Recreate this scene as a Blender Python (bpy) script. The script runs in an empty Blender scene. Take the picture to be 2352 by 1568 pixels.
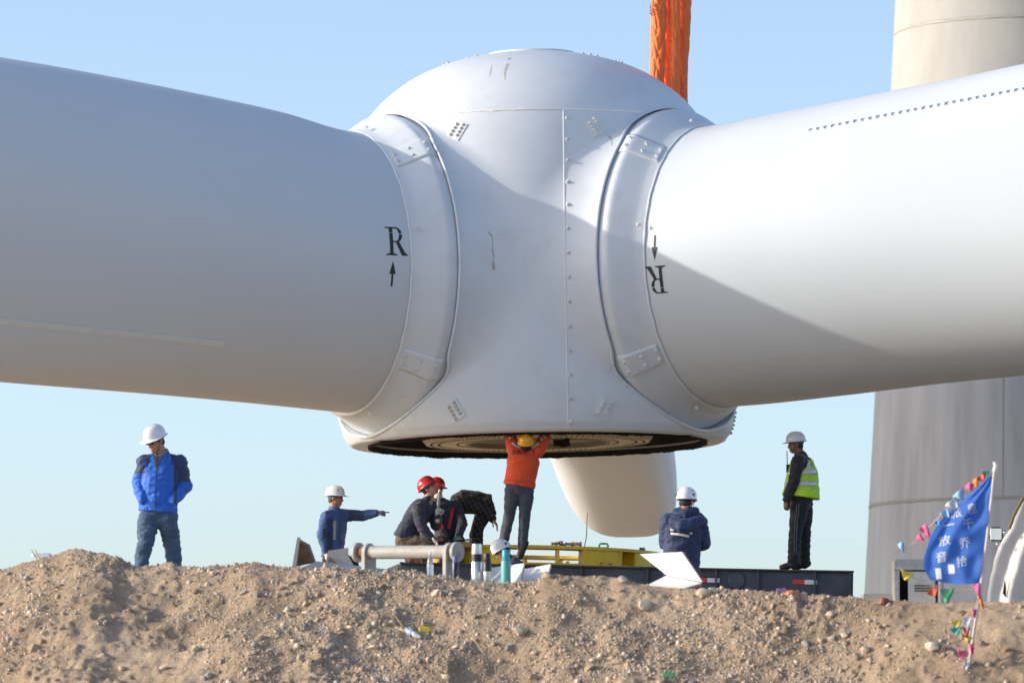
import bpy, bmesh, math, random
import numpy as np
from mathutils import Vector, Matrix, noise
from mathutils.bvhtree import BVHTree

random.seed(11); RNG = np.random.default_rng(11)
scene = bpy.context.scene
COL = scene.collection
rad = math.radians

# ------------------------------------------------------------------ camera
FOC, HOR = 13067.0, 1930.0                 # focal length / horizon row for a 2352 px wide frame
CAMP = Vector((0.0, -79.2, 1.6))           # photographer on the lower ground, 79 m from the hub
PITCH = math.atan((HOR - 784.0) / FOC)
cam_data = bpy.data.cameras.new("camera")
cam_data.sensor_width = 36.0
cam_data.lens = 36.0 * FOC / 2352.0
cam_data.clip_end = 6000.0
cam_data.dof.use_dof = True
cam_data.dof.focus_distance = 71.0
cam_data.dof.aperture_fstop = 3.6
cam = bpy.data.objects.new("camera", cam_data)
COL.objects.link(cam)
cam.location = CAMP
cam.rotation_euler = (rad(90) + PITCH, 0, 0)
scene.camera = cam

# ------------------------------------------------------------------ sky, sun, exposure
SUN_EL, SUN_FRONT = 17.2, 3.5              # sun low on the left, a touch in front of the hub
to_sun = Vector((-math.cos(rad(SUN_FRONT)) * math.cos(rad(SUN_EL)),
                 -math.sin(rad(SUN_FRONT)) * math.cos(rad(SUN_EL)), math.sin(rad(SUN_EL))))
world = bpy.data.worlds.new("World")
scene.world = world
world.use_nodes = True
wn = world.node_tree
wn.nodes.clear()
w_out = wn.nodes.new("ShaderNodeOutputWorld")
w_bg = wn.nodes.new("ShaderNodeBackground")
w_sky = wn.nodes.new("ShaderNodeTexSky")
w_sky.sky_type = 'NISHITA'
w_sky.sun_disc = False
w_sky.sun_elevation = rad(SUN_EL)
w_sky.sun_rotation = math.atan2(to_sun.x, to_sun.y) % (2 * math.pi)
w_sky.altitude = 1200.0
w_sky.air_density = 0.72
w_sky.dust_density = 4.0
w_sky.ozone_density = 0.7
w_bg.inputs["Strength"].default_value = 0.15
wn.links.new(w_sky.outputs[0], w_bg.inputs["Color"])
wn.links.new(w_bg.outputs[0], w_out.inputs[0])
sun_data = bpy.data.lights.new("sun", 'SUN')
sun_data.energy = 2.0
sun_data.angle = rad(0.5)
sun_data.color = (1.0, 0.93, 0.82)
sun = bpy.data.objects.new("sun", sun_data)
COL.objects.link(sun)
sun.rotation_euler = (-to_sun).to_track_quat('-Z', 'Y').to_euler()
sun.location = (-40, -10, 40)
vs = scene.view_settings
vs.view_transform = 'Standard'
vs.look = 'None'
vs.exposure = 0.83
vs.gamma = 1.0
vs.use_curve_mapping = False

# ------------------------------------------------------------------ helpers
_R = np.array([1.0, 0, 0]); _F = np.array([0, math.cos(PITCH), math.sin(PITCH)]); _U = np.array([0, -math.sin(PITCH), math.cos(PITCH)])
_C = np.array(CAMP)
def W(px, py, Y):
    """World point at depth plane y = Y that the photograph shows at (px, py) of a 2352 px wide copy."""
    d = _R * (px - 1176) + _U * (784 - py) + _F * FOC
    return Vector(_C + d * ((Y - _C[1]) / d[1]))
def depth_y(px_per_m):
    return FOC / px_per_m + CAMP.y

def setp(o, label=None, cat=None, group=None, kind=None):
    if label: o["label"] = label
    if cat: o["category"] = cat
    if group: o["group"] = group
    if kind: o["kind"] = kind
    return o
def empty(name, loc=(0, 0, 0), label=None, cat=None, group=None):
    o = bpy.data.objects.new(name, None)
    o.empty_display_size = 0.2
    COL.objects.link(o)
    o.location = loc
    return setp(o, label, cat, group)
def link(name, me, parent=None, mats=None, loc=None):
    o = bpy.data.objects.new(name, me)
    COL.objects.link(o)
    if mats is not None:
        for m in (mats if isinstance(mats, (list, tuple)) else [mats]):
            me.materials.append(m)
    if parent: o.parent = parent
    if loc is not None: o.location = loc
    return o
def shade(me, angle=40):
    me.polygons.foreach_set("use_smooth", np.ones(len(me.polygons), dtype=bool))
    if angle is not None:
        me.set_sharp_from_angle(angle=rad(angle))
    me.update()
    return me

def pchip(xs, ys):
    xs = np.array(xs, float); ys = np.array(ys, float)
    h = np.diff(xs); d = np.diff(ys) / h
    m = np.zeros_like(ys)
    m[0], m[-1] = d[0], d[-1]
    for i in range(1, len(xs) - 1):
        if d[i - 1] * d[i] > 0:
            w1, w2 = 2 * h[i] + h[i - 1], h[i] + 2 * h[i - 1]
            m[i] = (w1 + w2) / (w1 / d[i - 1] + w2 / d[i])
    def f(x):
        x = np.clip(np.asarray(x, float), xs[0], xs[-1])
        i = np.clip(np.searchsorted(xs, x) - 1, 0, len(h) - 1)
        s = (x - xs[i]) / h[i]
        return ((2*s**3 - 3*s**2 + 1) * ys[i] + (s**3 - 2*s**2 + s) * h[i] * m[i]
                + (-2*s**3 + 3*s**2) * ys[i + 1] + (s**3 - s**2) * h[i] * m[i + 1])
    return f

class MB:
    """Collects shapes that become one mesh."""
    def __init__(s): s.v = []; s.f = []; s.m = []
    def add(s, vs_, fs_, mat=0):
        b = len(s.v)
        s.v.extend([tuple(p) for p in vs_])
        for f in fs_:
            s.f.append(tuple(i + b for i in f)); s.m.append(mat)
    def box(s, c, size, M=None, mat=0, bevel=0.0):
        hx, hy, hz = [q / 2 for q in size]
        if bevel > 0:
            b = min(bevel, hx * .9, hy * .9, hz * .9)
            pts = []
            for sx in (-1, 1):
                for sy in (-1, 1):
                    for sz in (-1, 1):
                        pts += [(sx * (hx - b), sy * (hy - b), sz * hz), (sx * (hx - b), sy * hy, sz * (hz - b)), (sx * hx, sy * (hy - b), sz * (hz - b))]
            bm = bmesh.new()
            for p in pts: bm.verts.new(p)
            bmesh.ops.convex_hull(bm, input=bm.verts)
            bmesh.ops.dissolve_limit(bm, angle_limit=0.02, verts=bm.verts, edges=bm.edges)
            bm.verts.index_update()
            vs_ = [v.co.copy() for v in bm.verts]; fs_ = [[v.index for v in f.verts] for f in bm.faces]
            bm.free()
        else:
            vs_ = [Vector((x, y, z)) for x in (-hx, hx) for y in (-hy, hy) for z in (-hz, hz)]
            fs_ = [(0, 1, 3, 2), (4, 6, 7, 5), (0, 4, 5, 1), (2, 3, 7, 6), (0, 2, 6, 4), (1, 5, 7, 3)]
        c = Vector(c)
        vs_ = [((M @ p) if M else p) + c for p in vs_]
        s.add(vs_, fs_, mat); return s
    def prism(s, poly, n0, n1=None, mat=0):
        """Closed solid between polygon poly (list of 3-D points) and its copy moved by n0."""
        n = len(poly); p0 = [Vector(p) for p in poly]; p1 = [p + Vector(n0) for p in p0]
        fs_ = [tuple(range(n))[::-1], tuple(range(n, 2 * n))]
        for i in range(n):
            j = (i + 1) % n
            fs_.append((i, j, n + j, n + i))
        s.add(p0 + p1, fs_, mat); return s
    def tube(s, pts, r, seg=8, mat=0, closed=False, caps=True):
        pts = [Vector(p) for p in pts]; n = len(pts)
        rr = r if hasattr(r, '__len__') else [r] * n
        vs_, fs_ = [], []
        prev = None
        for i, p in enumerate(pts):
            if closed: t = pts[(i + 1) % n] - pts[i - 1]
            else: t = pts[min(i + 1, n - 1)] - pts[max(i - 1, 0)]
            t.normalize()
            if prev is None:
                a = t.orthogonal().normalized()
            else:
                a = prev - t * prev.dot(t)
                a = a.normalized() if a.length > 1e-6 else t.orthogonal().normalized()
            prev = a; b = t.cross(a)
            for k in range(seg):
                q = 2 * math.pi * k / seg
                vs_.append(p + (a * math.cos(q) + b * math.sin(q)) * rr[i])
        rng = n if closed else n - 1
        for i in range(rng):
            for k in range(seg):
                i2 = (i + 1) % n; k2 = (k + 1) % seg
                fs_.append((i * seg + k, i * seg + k2, i2 * seg + k2, i2 * seg + k))
        if caps and not closed:
            fs_.append(tuple(range(seg))[::-1]); fs_.append(tuple((n - 1) * seg + k for k in range(seg)))
        s.add(vs_, fs_, mat); return s
    def lathe(s, prof, seg=24, M=None, mat=0, a0=0.0, a1=2 * math.pi, mats=None):
        """Turn (r, z) profile about z."""
        full = abs(a1 - a0 - 2 * math.pi) < 1e-6
        cols = seg if full else seg + 1
        vs_, fs_ = [], []
        for r, z in prof:
            for k in range(cols):
                q = a0 + (a1 - a0) * k / seg
                p = Vector((r * math.cos(q), r * math.sin(q), z))
                vs_.append((M @ p) if M else p)
        for i in range(len(prof) - 1):
            for k in range(seg):
                k2 = (k + 1) % cols
                fs_.append((i * cols + k, i * cols + k2, (i + 1) * cols + k2, (i + 1) * cols + k))
        s.add(vs_, fs_, mat); return s
    def loft(s, pts, lats, aa, bb, seg=16, mat=0, round_ends=True, flat0=False):
        """Elliptic rings along pts; lats = lateral directions, aa / bb = half widths; closed rounded ends."""
        pts = [Vector(p) for p in pts]; n = len(pts)
        P, L, A, B, T = [], [], [], [], []
        for i, p in enumerate(pts):
            t = (pts[min(i + 1, n - 1)] - pts[max(i - 1, 0)]).normalized()
            l = Vector(lats[i]) if not isinstance(lats, Vector) else Vector(lats)
            l = l - t * l.dot(t)
            l = l.normalized() if l.length > 1e-5 else t.orthogonal().normalized()
            P.append(p); L.append(l); A.append(aa[i]); B.append(bb[i]); T.append(t)
        def ends(i, sg):
            out = []
            for q in (30, 60):
                out.append((P[i] + T[i] * sg * math.sin(rad(q)) * min(A[i], B[i]), L[i], A[i] * math.cos(rad(q)), B[i] * math.cos(rad(q)), T[i]))
            return out
        rings = list(zip(P, L, A, B, T))
        tip0 = P[0] - T[0] * min(A[0], B[0]); tip1 = P[-1] + T[-1] * min(A[-1], B[-1])
        if round_ends and flat0: rings = rings + ends(n - 1, 1); tip0 = P[0]
        elif round_ends: rings = ends(0, -1)[::-1] + rings + ends(n - 1, 1)
        else: tip0, tip1 = P[0], P[-1]
        vs_, fs_ = [], []
        for p, l, a, b, t in rings:
            d = t.cross(l)
            for k in range(seg):
                q = 2 * math.pi * k / seg
                vs_.append(p + l * a * math.cos(q) + d * b * math.sin(q))
        for i in range(len(rings) - 1):
            for k in range(seg):
                k2 = (k + 1) % seg
                fs_.append((i * seg + k, i * seg + k2, (i + 1) * seg + k2, (i + 1) * seg + k))
        i0 = len(vs_); vs_ += [tip0, tip1]
        m = (len(rings) - 1) * seg
        for k in range(seg):
            k2 = (k + 1) % seg
            fs_.append((i0, k2, k)); fs_.append((i0 + 1, m + k, m + k2))
        s.add(vs_, fs_, mat); return s
    def limb(s, p0, p1, r0, r1, seg=12, mat=0):
        p0, p1 = Vector(p0), Vector(p1)
        return s.loft([p0, p1], [(p1 - p0).orthogonal()] * 2, [r0, r1], [r0, r1], seg, mat)
    def ball(s, c, ax, ay, az, M=None, seg=14, rings=9, mat=0):
        vs_, fs_ = [], []
        c = Vector(c)
        for i in range(rings + 1):
            ph = math.pi * i / rings
            for k in range(seg):
                q = 2 * math.pi * k / seg
                p = Vector((ax * math.sin(ph) * math.cos(q), ay * math.sin(ph) * math.sin(q), az * math.cos(ph)))
                vs_.append(((M @ p) if M else p) + c)
        for i in range(rings):
            for k in range(seg):
                k2 = (k + 1) % seg
                fs_.append((i * seg + k, (i + 1) * seg + k, (i + 1) * seg + k2, i * seg + k2))
        s.add(vs_, fs_, mat); return s
    def mesh(s, name, smooth=40, merge=False):
        me = bpy.data.meshes.new(name)
        me.from_pydata(s.v, [], s.f)
        if any(s.m): me.polygons.foreach_set("material_index", s.m)
        if merge:
            bm = bmesh.new(); bm.from_mesh(me)
            bmesh.ops.remove_doubles(bm, verts=bm.verts, dist=1e-5)
            bm.to_mesh(me); bm.free()
        if smooth is not None: shade(me, smooth)
        me.update()
        return me
    def build(s, name, mats, parent=None, smooth=40, loc=None, recalc=True):
        me = s.mesh(name, None)
        if recalc:
            bm = bmesh.new(); bm.from_mesh(me)
            bmesh.ops.recalc_face_normals(bm, faces=bm.faces)
            bm.to_mesh(me); bm.free()
        if smooth is not None: shade(me, smooth)
        return link(name, me, parent, mats, loc)

# ------------------------------------------------------------------ materials
MATS = {}
def mat(name, color, rough=0.6, metal=0.0, var=0.0, vscale=3.0, bump=0.0, bscale=40.0, spec=0.5, coat=0.0,
        trans=0.0, alpha=1.0, stain=None, stain_scale=2.0, stain_amt=0.5, coord="Object", stretch=None, vary_obj=0.0, sheen=0.0):
    if name in MATS: return MATS[name]
    m = bpy.data.materials.new(name); m.use_nodes = True
    nt = m.node_tree; N = nt.nodes; L = nt.links
    b = N["Principled BSDF"]
    b.inputs["Base Color"].default_value = (*color, 1)
    b.inputs["Roughness"].default_value = rough
    b.inputs["Metallic"].default_value = metal
    b.inputs["Specular IOR Level"].default_value = spec
    b.inputs["Coat Weight"].default_value = coat
    b.inputs["Coat Roughness"].default_value = 0.15
    b.inputs["Transmission Weight"].default_value = trans
    b.inputs["Alpha"].default_value = alpha
    if sheen: b.inputs["Sheen Weight"].default_value = sheen
    tc = N.new("ShaderNodeTexCoord")
    src = tc.outputs[coord]
    if stretch:
        mp = N.new("ShaderNodeMapping"); mp.inputs["Scale"].default_value = stretch
        L.new(src, mp.inputs[0]); src = mp.outputs[0]
    col = None
    if var > 0:
        nz = N.new("ShaderNodeTexNoise"); nz.inputs["Scale"].default_value = vscale
        nz.inputs["Detail"].default_value = 6; nz.inputs["Roughness"].default_value = 0.65
        L.new(src, nz.inputs["Vector"])
        mr = N.new("ShaderNodeMapRange")
        mr.inputs[1].default_value = 0.3; mr.inputs[2].default_value = 0.7
        mr.inputs[3].default_value = 1 - var; mr.inputs[4].default_value = 1 + var
        L.new(nz.outputs[0], mr.inputs[0])
        mx = N.new("ShaderNodeVectorMath"); mx.operation = 'SCALE'
        mx.inputs[0].default_value = color
        L.new(mr.outputs[0], mx.inputs["Scale"])
        col = mx.outputs[0]
    if vary_obj > 0:
        oi = N.new("ShaderNodeObjectInfo")
        mr2 = N.new("ShaderNodeMapRange"); mr2.inputs[3].default_value = 1 - vary_obj; mr2.inputs[4].default_value = 1 + vary_obj
        L.new(oi.outputs["Random"], mr2.inputs[0])
        mx2 = N.new("ShaderNodeVectorMath"); mx2.operation = 'SCALE'
        if col: L.new(col, mx2.inputs[0])
        else: mx2.inputs[0].default_value = color
        L.new(mr2.outputs[0], mx2.inputs["Scale"]); col = mx2.outputs[0]
    if stain is not None:
        ns = N.new("ShaderNodeTexNoise"); ns.inputs["Scale"].default_value = stain_scale
        ns.inputs["Detail"].default_value = 8; ns.inputs["Roughness"].default_value = 0.7; ns.inputs["Distortion"].default_value = 0.4
        L.new(src, ns.inputs["Vector"])
        rp = N.new("ShaderNodeMapRange"); rp.interpolation_type = 'SMOOTHSTEP'
        rp.inputs[1].default_value = 0.52; rp.inputs[2].default_value = 0.72; rp.inputs[4].default_value = stain_amt
        L.new(ns.outputs[0], rp.inputs[0])
        mm = N.new("ShaderNodeMix"); mm.data_type = 'RGBA'
        L.new(rp.outputs[0], mm.inputs[0])
        if col: L.new(col, mm.inputs[6])
        else: mm.inputs[6].default_value = (*color, 1)
        mm.inputs[7].default_value = (*stain, 1)
        col = mm.outputs[2]
    if col: L.new(col, b.inputs["Base Color"])
    if bump > 0:
        nb = N.new("ShaderNodeTexNoise"); nb.inputs["Scale"].default_value = bscale
        nb.inputs["Detail"].default_value = 5
        L.new(src, nb.inputs["Vector"])
        bp = N.new("ShaderNodeBump"); bp.inputs["Strength"].default_value = bump; bp.inputs["Distance"].default_value = 0.02
        L.new(nb.outputs[0], bp.inputs["Height"]); L.new(bp.outputs[0], b.inputs["Normal"])
    MATS[name] = m
    return m

M_hub = mat("gelcoat white", (0.70, 0.745, 0.785), 0.40, var=0.04, vscale=1.3, coat=0.15, stain=(0.57, 0.58, 0.57), stain_scale=1.4, stain_amt=0.45, bump=0.05, bscale=2.5)
M_blade = mat("blade white", (0.645, 0.695, 0.735), 0.45, var=0.02, vscale=0.6, coat=0.08, bump=0.02, bscale=2)
M_bead = mat("sealant white", (0.85, 0.85, 0.84), 0.5, bump=0.3, bscale=60)
M_bolt = mat("bolt galvanised", (0.62, 0.60, 0.55), 0.5, metal=0.1, var=0.2, vscale=30)
M_boltcap = mat("bolt sealed white", (0.82, 0.82, 0.80), 0.5, var=0.05, vscale=30, bump=0.4, bscale=60)
M_black = mat("black print", (0.018, 0.022, 0.03), 0.5)
M_dark = mat("dark interior", (0.045, 0.043, 0.042), 0.8, var=0.3, vscale=4)
M_brush = mat("black brush", (0.012, 0.012, 0.013), 0.9, bump=0.8, bscale=80)
M_cast = mat("cream casting", (0.72, 0.64, 0.48), 0.55, var=0.08, vscale=2, stain=(0.42, 0.33, 0.2), stain_scale=3, stain_amt=0.5)
M_sling = mat("orange sling", (0.95, 0.19, 0.035), 0.7, var=0.06, vscale=4, bump=0.35, bscale=22, sheen=0.3)

# ------------------------------------------------------------------ ground: one sheet, embankment with a rough crest
crest_px = np.array([(-300, 1312), (0, 1303), (60, 1286), (120, 1268), (180, 1257), (225, 1263), (265, 1277), (305, 1293), (430, 1294), (520, 1293), (560, 1286), (590, 1285),
                     (620, 1292), (700, 1298), (800, 1300), (880, 1305), (960, 1309), (1020, 1316), (1100, 1328), (1170, 1333), (1230, 1328),
                     (1262, 1316), (1300, 1316), (1360, 1320), (1420, 1321), (1480, 1336), (1560, 1347), (1650, 1346), (1760, 1352),
                     (1850, 1360), (1960, 1366), (2060, 1373), (2160, 1378), (2280, 1374), (2352, 1376), (2700, 1385)], float)
def crest_depth(px): return 57.0 - 4.5 * np.clip(px, -600, 3000) / 2352.0
_cd = crest_depth(crest_px[:, 0])
_cx = (crest_px[:, 0] - 1176) * _cd / FOC
_cz = np.array([W(a, b, c + CAMP.y).z for (a, b), c in zip(crest_px, _cd)])
_cy = _cd + CAMP.y
_fz, _fy = pchip(_cx, _cz), pchip(_cx, _cy)
def crest_z(x): return _fz(x)
def crest_y(x):
    x = np.asarray(x, float)
    return np.where(x < _cx[0], _cy[0], np.where(x > _cx[-1], _cy[-1], _fy(x)))

def vnoise(x, y, z, seed=0):
    """Vectorised value noise in [-1, 1]."""
    def h(i, j, k):
        n = (i * 374761393 + j * 668265263 + k * 2147483647 + seed * 1274126177) & 0xFFFFFFFF
        n = ((n ^ (n >> 13)) * 1274126177) & 0xFFFFFFFF
        n = (n ^ (n >> 16)) & 0xFFFFFF
        return n / float(0xFFFFFF) * 2 - 1
    x = np.asarray(x, float); y = np.asarray(y, float); z = np.asarray(z, float) + np.zeros_like(x)
    xi, yi, zi = np.floor(x).astype(np.int64), np.floor(y).astype(np.int64), np.floor(z).astype(np.int64)
    fx, fy, fz = x - xi, y - yi, z - zi
    ux, uy, uz = [q * q * (3 - 2 * q) for q in (fx, fy, fz)]
    def l(a, b, t): return a + (b - a) * t
    return l(l(l(h(xi, yi, zi), h(xi + 1, yi, zi), ux), l(h(xi, yi + 1, zi), h(xi + 1, yi + 1, zi), ux), uy),
             l(l(h(xi, yi, zi + 1), h(xi + 1, yi, zi + 1), ux), l(h(xi, yi + 1, zi + 1), h(xi + 1, yi + 1, zi + 1), ux), uy), uz)
def fbm(x, y, f, oct_=4, seed=0, gain=0.5):
    a, s = 1.0, 0.0
    for o in range(oct_):
        s = s + a * vnoise(x * f, y * f, 0.37 * o, seed + o); f *= 2.07; a *= gain
    return s

def ground_z(x, y, fine=True):
    x = np.asarray(x, float); y = np.asarray(y, float)
    zc, yc = crest_z(x), crest_y(x)
    u = yc - y                                             # metres towards the camera
    slope = np.interp(x, [-6, -4, -2, 0, 2, 4, 6], [0.60, 0.52, 0.50, 0.62, 0.74, 0.84, 0.9])
    rough = fbm(x, y, 0.75, 3, 3) * 0.19 + fbm(x + 9, y, 2.7, 3, 7) * 0.035
    soft = 0.5 * (u + np.sqrt(u * u + 0.03)) - 0.02
    front = zc - slope * np.clip(soft, 0, None)
    front = front + rough * np.clip(u / 0.9, 0, 1)
    back_lvl = np.interp(x, [-7, -3, 1.2, 3.5, 6], [4.22, 4.22, 3.95, 3.6, 3.45])
    plat = back_lvl + (4.65 - back_lvl) * np.clip((y + 12.5) / 7.5, 0, 1) ** 1.0
    bt = np.clip(-u / 1.6, 0, 1); bt = bt * bt * (3 - 2 * bt)
    back = zc * (1 - bt) + np.minimum(plat, 4.65) * bt
    z = np.where(u > 0, front, back - 0.03)
    z = np.maximum(z, 0.0 + 0.03 * fbm(x, y, 0.4, 2, 5))
    if fine:
        near = np.clip(1.4 - np.abs(u - 1.3) / 3.0, 0, 1)
        cl = fbm(x, y, 6.5, 3, 21)
        clod = np.clip(vnoise(x * 11, y * 11, 0.5, 31), 0.05, 1) * np.clip(fbm(x, y, 1.1, 2, 41) * 1.3 + 0.25, 0, 1.2)
        clod2 = np.clip(vnoise(x * 24, y * 24, 0.5, 51), 0.1, 1) * np.clip(fbm(x, y, 1.5, 2, 61) * 1.3 + 0.2, 0, 1.2)
        at = np.clip((u + 0.35) / 0.5, 0.0, 1)
        z = z + near * at * (0.024 * cl + 0.11 * clod + 0.075 * clod2 + 0.03 * np.clip(0.35 - np.abs(fbm(x, y, 4.0, 3, 91)), 0, 1))
    return z

def axis_steps(segs):
    out = [segs[0][0]]
    for a, b, n in segs:
        out += list(np.linspace(a, b, n + 1)[1:])
    return np.array(out)
gx = axis_steps([(-3000, -300, 6), (-300, -40, 10), (-40, -12, 14), (-12, -6.2, 20), (-6.2, 6.2, 640), (6.2, 12, 20), (12, 40, 14), (40, 300, 10), (300, 3000, 6)])
gu = axis_steps([(400, 60, 8), (60, 14, 14), (14, 5.2, 24), (5.2, 3.4, 24), (3.4, -0.5, 270), (-0.5, -4, 40), (-4, -22, 40), (-22, -60, 10), (-60, -3000, 14)])
X, U_ = np.meshgrid(gx, gu)
Y = crest_y(X) - U_
Z = ground_z(X, Y)
nx, ny = len(gx), len(gu)
gv = np.stack([X, Y, Z], -1).reshape(-1, 3)
ii = np.arange(nx * ny).reshape(ny, nx)
gf = np.stack([ii[:-1, :-1], ii[:-1, 1:], ii[1:, 1:], ii[1:, :-1]], -1).reshape(-1, 4)
def mesh_np(name, v, f):
    me = bpy.data.meshes.new(name)
    v = np.asarray(v, np.float32); f = np.asarray(f, np.int32)
    k = f.shape[1]
    me.vertices.add(len(v)); me.vertices.foreach_set("co", v.ravel())
    me.loops.add(f.size); me.loops.foreach_set("vertex_index", f.ravel())
    me.polygons.add(len(f)); me.polygons.foreach_set("loop_start", np.arange(0, f.size, k, dtype=np.int32))
    me.polygons.foreach_set("loop_total", np.full(len(f), k, np.int32))
    me.update(calc_edges=True); me.validate()
    return me
def soil_material():
    m = bpy.data.materials.new("sandy soil"); m.use_nodes = True
    nt = m.node_tree; N = nt.nodes; L = nt.links; b = N["Principled BSDF"]
    b.inputs["Roughness"].default_value = 0.95; b.inputs["Specular IOR Level"].default_value = 0.15
    tc = N.new("ShaderNodeTexCoord")
    n1 = N.new("ShaderNodeTexNoise"); n1.inputs["Scale"].default_value = 0.9; n1.inputs["Detail"].default_value = 8; n1.inputs["Roughness"].default_value = 0.62
    n2 = N.new("ShaderNodeTexNoise"); n2.inputs["Scale"].default_value = 24; n2.inputs["Detail"].default_value = 6; n2.inputs["Roughness"].default_value = 0.75
    v1 = N.new("ShaderNodeTexVoronoi"); v1.inputs["Scale"].default_value = 70
    for q in (n1, n2, v1): L.new(tc.outputs["Object"], q.inputs["Vector"])
    r1 = N.new("ShaderNodeValToRGB")
    e = r1.color_ramp.elements
    e[0].position = 0.30; e[0].color = (0.32, 0.235, 0.16, 1)
    e[1].position = 0.66; e[1].color = (0.57, 0.435, 0.305, 1)
    q = r1.color_ramp.elements.new(0.47); q.color = (0.45, 0.335, 0.230, 1)
    L.new(n1.outputs[0], r1.inputs[0])
    r2 = N.new("ShaderNodeMapRange"); r2.inputs[1].default_value = 0.3; r2.inputs[2].default_value = 0.72; r2.inputs[3].default_value = 0.72; r2.inputs[4].default_value = 1.22
    L.new(n2.outputs[0], r2.inputs[0])
    sc_ = N.new("ShaderNodeVectorMath"); sc_.operation = 'SCALE'
    L.new(r1.outputs[0], sc_.inputs[0]); L.new(r2.outputs[0], sc_.inputs["Scale"])
    L.new(sc_.outputs[0], b.inputs["Base Color"])
    n3 = N.new("ShaderNodeTexNoise"); n3.inputs["Scale"].default_value = 60; n3.inputs["Detail"].default_value = 6; n3.inputs["Roughness"].default_value = 0.7
    L.new(tc.outputs["Object"], n3.inputs["Vector"])
    bp = N.new("ShaderNodeBump"); bp.inputs["Strength"].default_value = 0.9; bp.inputs["Distance"].default_value = 0.02
    L.new(n3.outputs[0], bp.inputs["Height"])
    bp2 = N.new("ShaderNodeBump"); bp2.inputs["Strength"].default_value = 0.4; bp2.inputs["Distance"].default_value = 0.012
    L.new(v1.outputs["Distance"], bp2.inputs["Height"]); L.new(bp.outputs[0], bp2.inputs["Normal"])
    L.new(bp2.outputs[0], b.inputs["Normal"])
    return m
M_soil = soil_material()
gme = mesh_np("ground", gv, gf)
shade(gme, None)
ground = link("ground", gme, None, M_soil)
setp(ground, "sandy earth embankment strewn with stones, rising to the work platform", None, kind="structure")

# stones on the slope: individual children of the ground, gravel as stuff
M_stones = [mat("stone tan", (0.48, 0.36, 0.25), 0.9, var=0.25, vscale=14, bump=0.6, bscale=30, vary_obj=0.22),
            mat("stone grey", (0.40, 0.38, 0.35), 0.85, var=0.25, vscale=14, bump=0.5, bscale=30, vary_obj=0.22),
            mat("stone cream", (0.62, 0.52, 0.40), 0.85, var=0.2, vscale=14, bump=0.4, bscale=30, vary_obj=0.2),
            mat("stone red", (0.46, 0.31, 0.22), 0.9, var=0.25, vscale=14, bump=0.5, bscale=30, vary_obj=0.2)]
def rock_mesh(i):
    bm = bmesh.new()
    bmesh.ops.create_icosphere(bm, subdivisions=2, radius=1.0)
    rr = random.Random(100 + i)
    planes = [(Vector((rr.gauss(0, 1), rr.gauss(0, 1), rr.gauss(0, 1))).normalized(), rr.uniform(0.45, 0.85)) for _ in range(11 if i % 2 else 7)]
    for v in bm.verts:
        p = v.co.copy()
        for n, d in planes:
            e = p.dot(n) - d
            if e > 0: p -= n * e * 0.97
        p *= 1 + 0.14 * noise.noise(p * 1.7 + Vector((i * 7.1, 0, 0)))
        v.co = Vector((p.x * 1.15, p.y * 0.95, p.z * 0.75))
    me = bpy.data.meshes.new("stone"); bm.to_mesh(me); bm.free()
    shade(me, 18 if i % 2 else 34)
    return me
rocks = []
for i in range(8):
    for mm in M_stones[:]:
        me = rock_mesh(i); me.materials.append(mm); rocks.append(me)
def ground_at(px, py):
    """Point of the embankment face seen at (px, py)."""
    d = _R * (px - 1176) + _U * (784 - py) + _F * FOC
    d = d / d[1]
    ys = np.linspace(40, 62, 900)
    P = _C[None] + d[None] * ys[:, None]
    below = P[:, 2] < ground_z(P[:, 0], P[:, 1], False)
    k = np.argmax(below)
    return Vector(P[k]) if below.any() else None
stone_spots = [(150, 1332, .055, 2), (232, 1325, .06, 2), (58, 1335, .05, 1), (128, 1352, .05, 0), (490, 1320, .05, 2), (560, 1362, .05, 1), (592, 1378, .06, 1), (668, 1347, .06, 0),
               (648, 1356, .045, 3), (75, 1495, .085, 0), (105, 1460, .05, 2), (600, 1472, .065, 0), (505, 1438, .03, 2), (728, 1530, .07, 3), (758, 1500, .08, 1), (790, 1464, .045, 0), (372, 1538, .07, 2),
               (275, 1542, .05, 2), (1000, 1372, .09, 2), (878, 1345, .05, 0), (965, 1395, .05, 0), (1040, 1375, .05, 2), (1195, 1458, .10, 2), (1490, 1398, .12, 2), (1400, 1378, .05, 1), (1620, 1366, .085, 2),
               (1260, 1332, .07, 0), (1640, 1360, .06, 2), (1685, 1447, .05, 2), (2030, 1445, .045, 2), (2140, 1490, .085, 2), (2165, 1495, .06, 3), (2335, 1420, .045, 2), (1905, 1420, .06, 2), (1910, 1470, .06, 2), (1580, 1460, .03, 1),
               (2205, 1412, .04, 0), (1320, 1390, .05, 0), (1110, 1350, .045, 2), (1180, 1345, .04, 3), (820, 1320, .05, 3), (1515, 1496, .05, 2), (1230, 1500, .05, 2), (2040, 1510, .06, 0), (1985, 1500, .07, 2), (1750, 1405, .05, 0),
               (1860, 1440, .05, 0), (340, 1432, .035, 1), (395, 1392, .045, 0), (445, 1360, .05, 0), (705, 1395, .05, 2), (470, 1560, .05, 1), (900, 1530, .05, 0), (1025, 1560, .05, 2), (1350, 1545, .06, 0)]
SPOT = []
for px, py, r, k in stone_spots: SPOT.append((px + random.uniform(-4, 4), py, r * 0.85, k))
for _ in range(150):
    px = random.uniform(-40, 2390); top = float(np.interp(px, crest_px[:, 0], crest_px[:, 1]))
    SPOT.append((px, top + 6 + (1575 - top) * random.random() ** 0.9, 0.018 + 0.035 * random.random() ** 2.6, random.choice([0, 0, 0, 1, 1, 2, 2, 3])))
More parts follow.
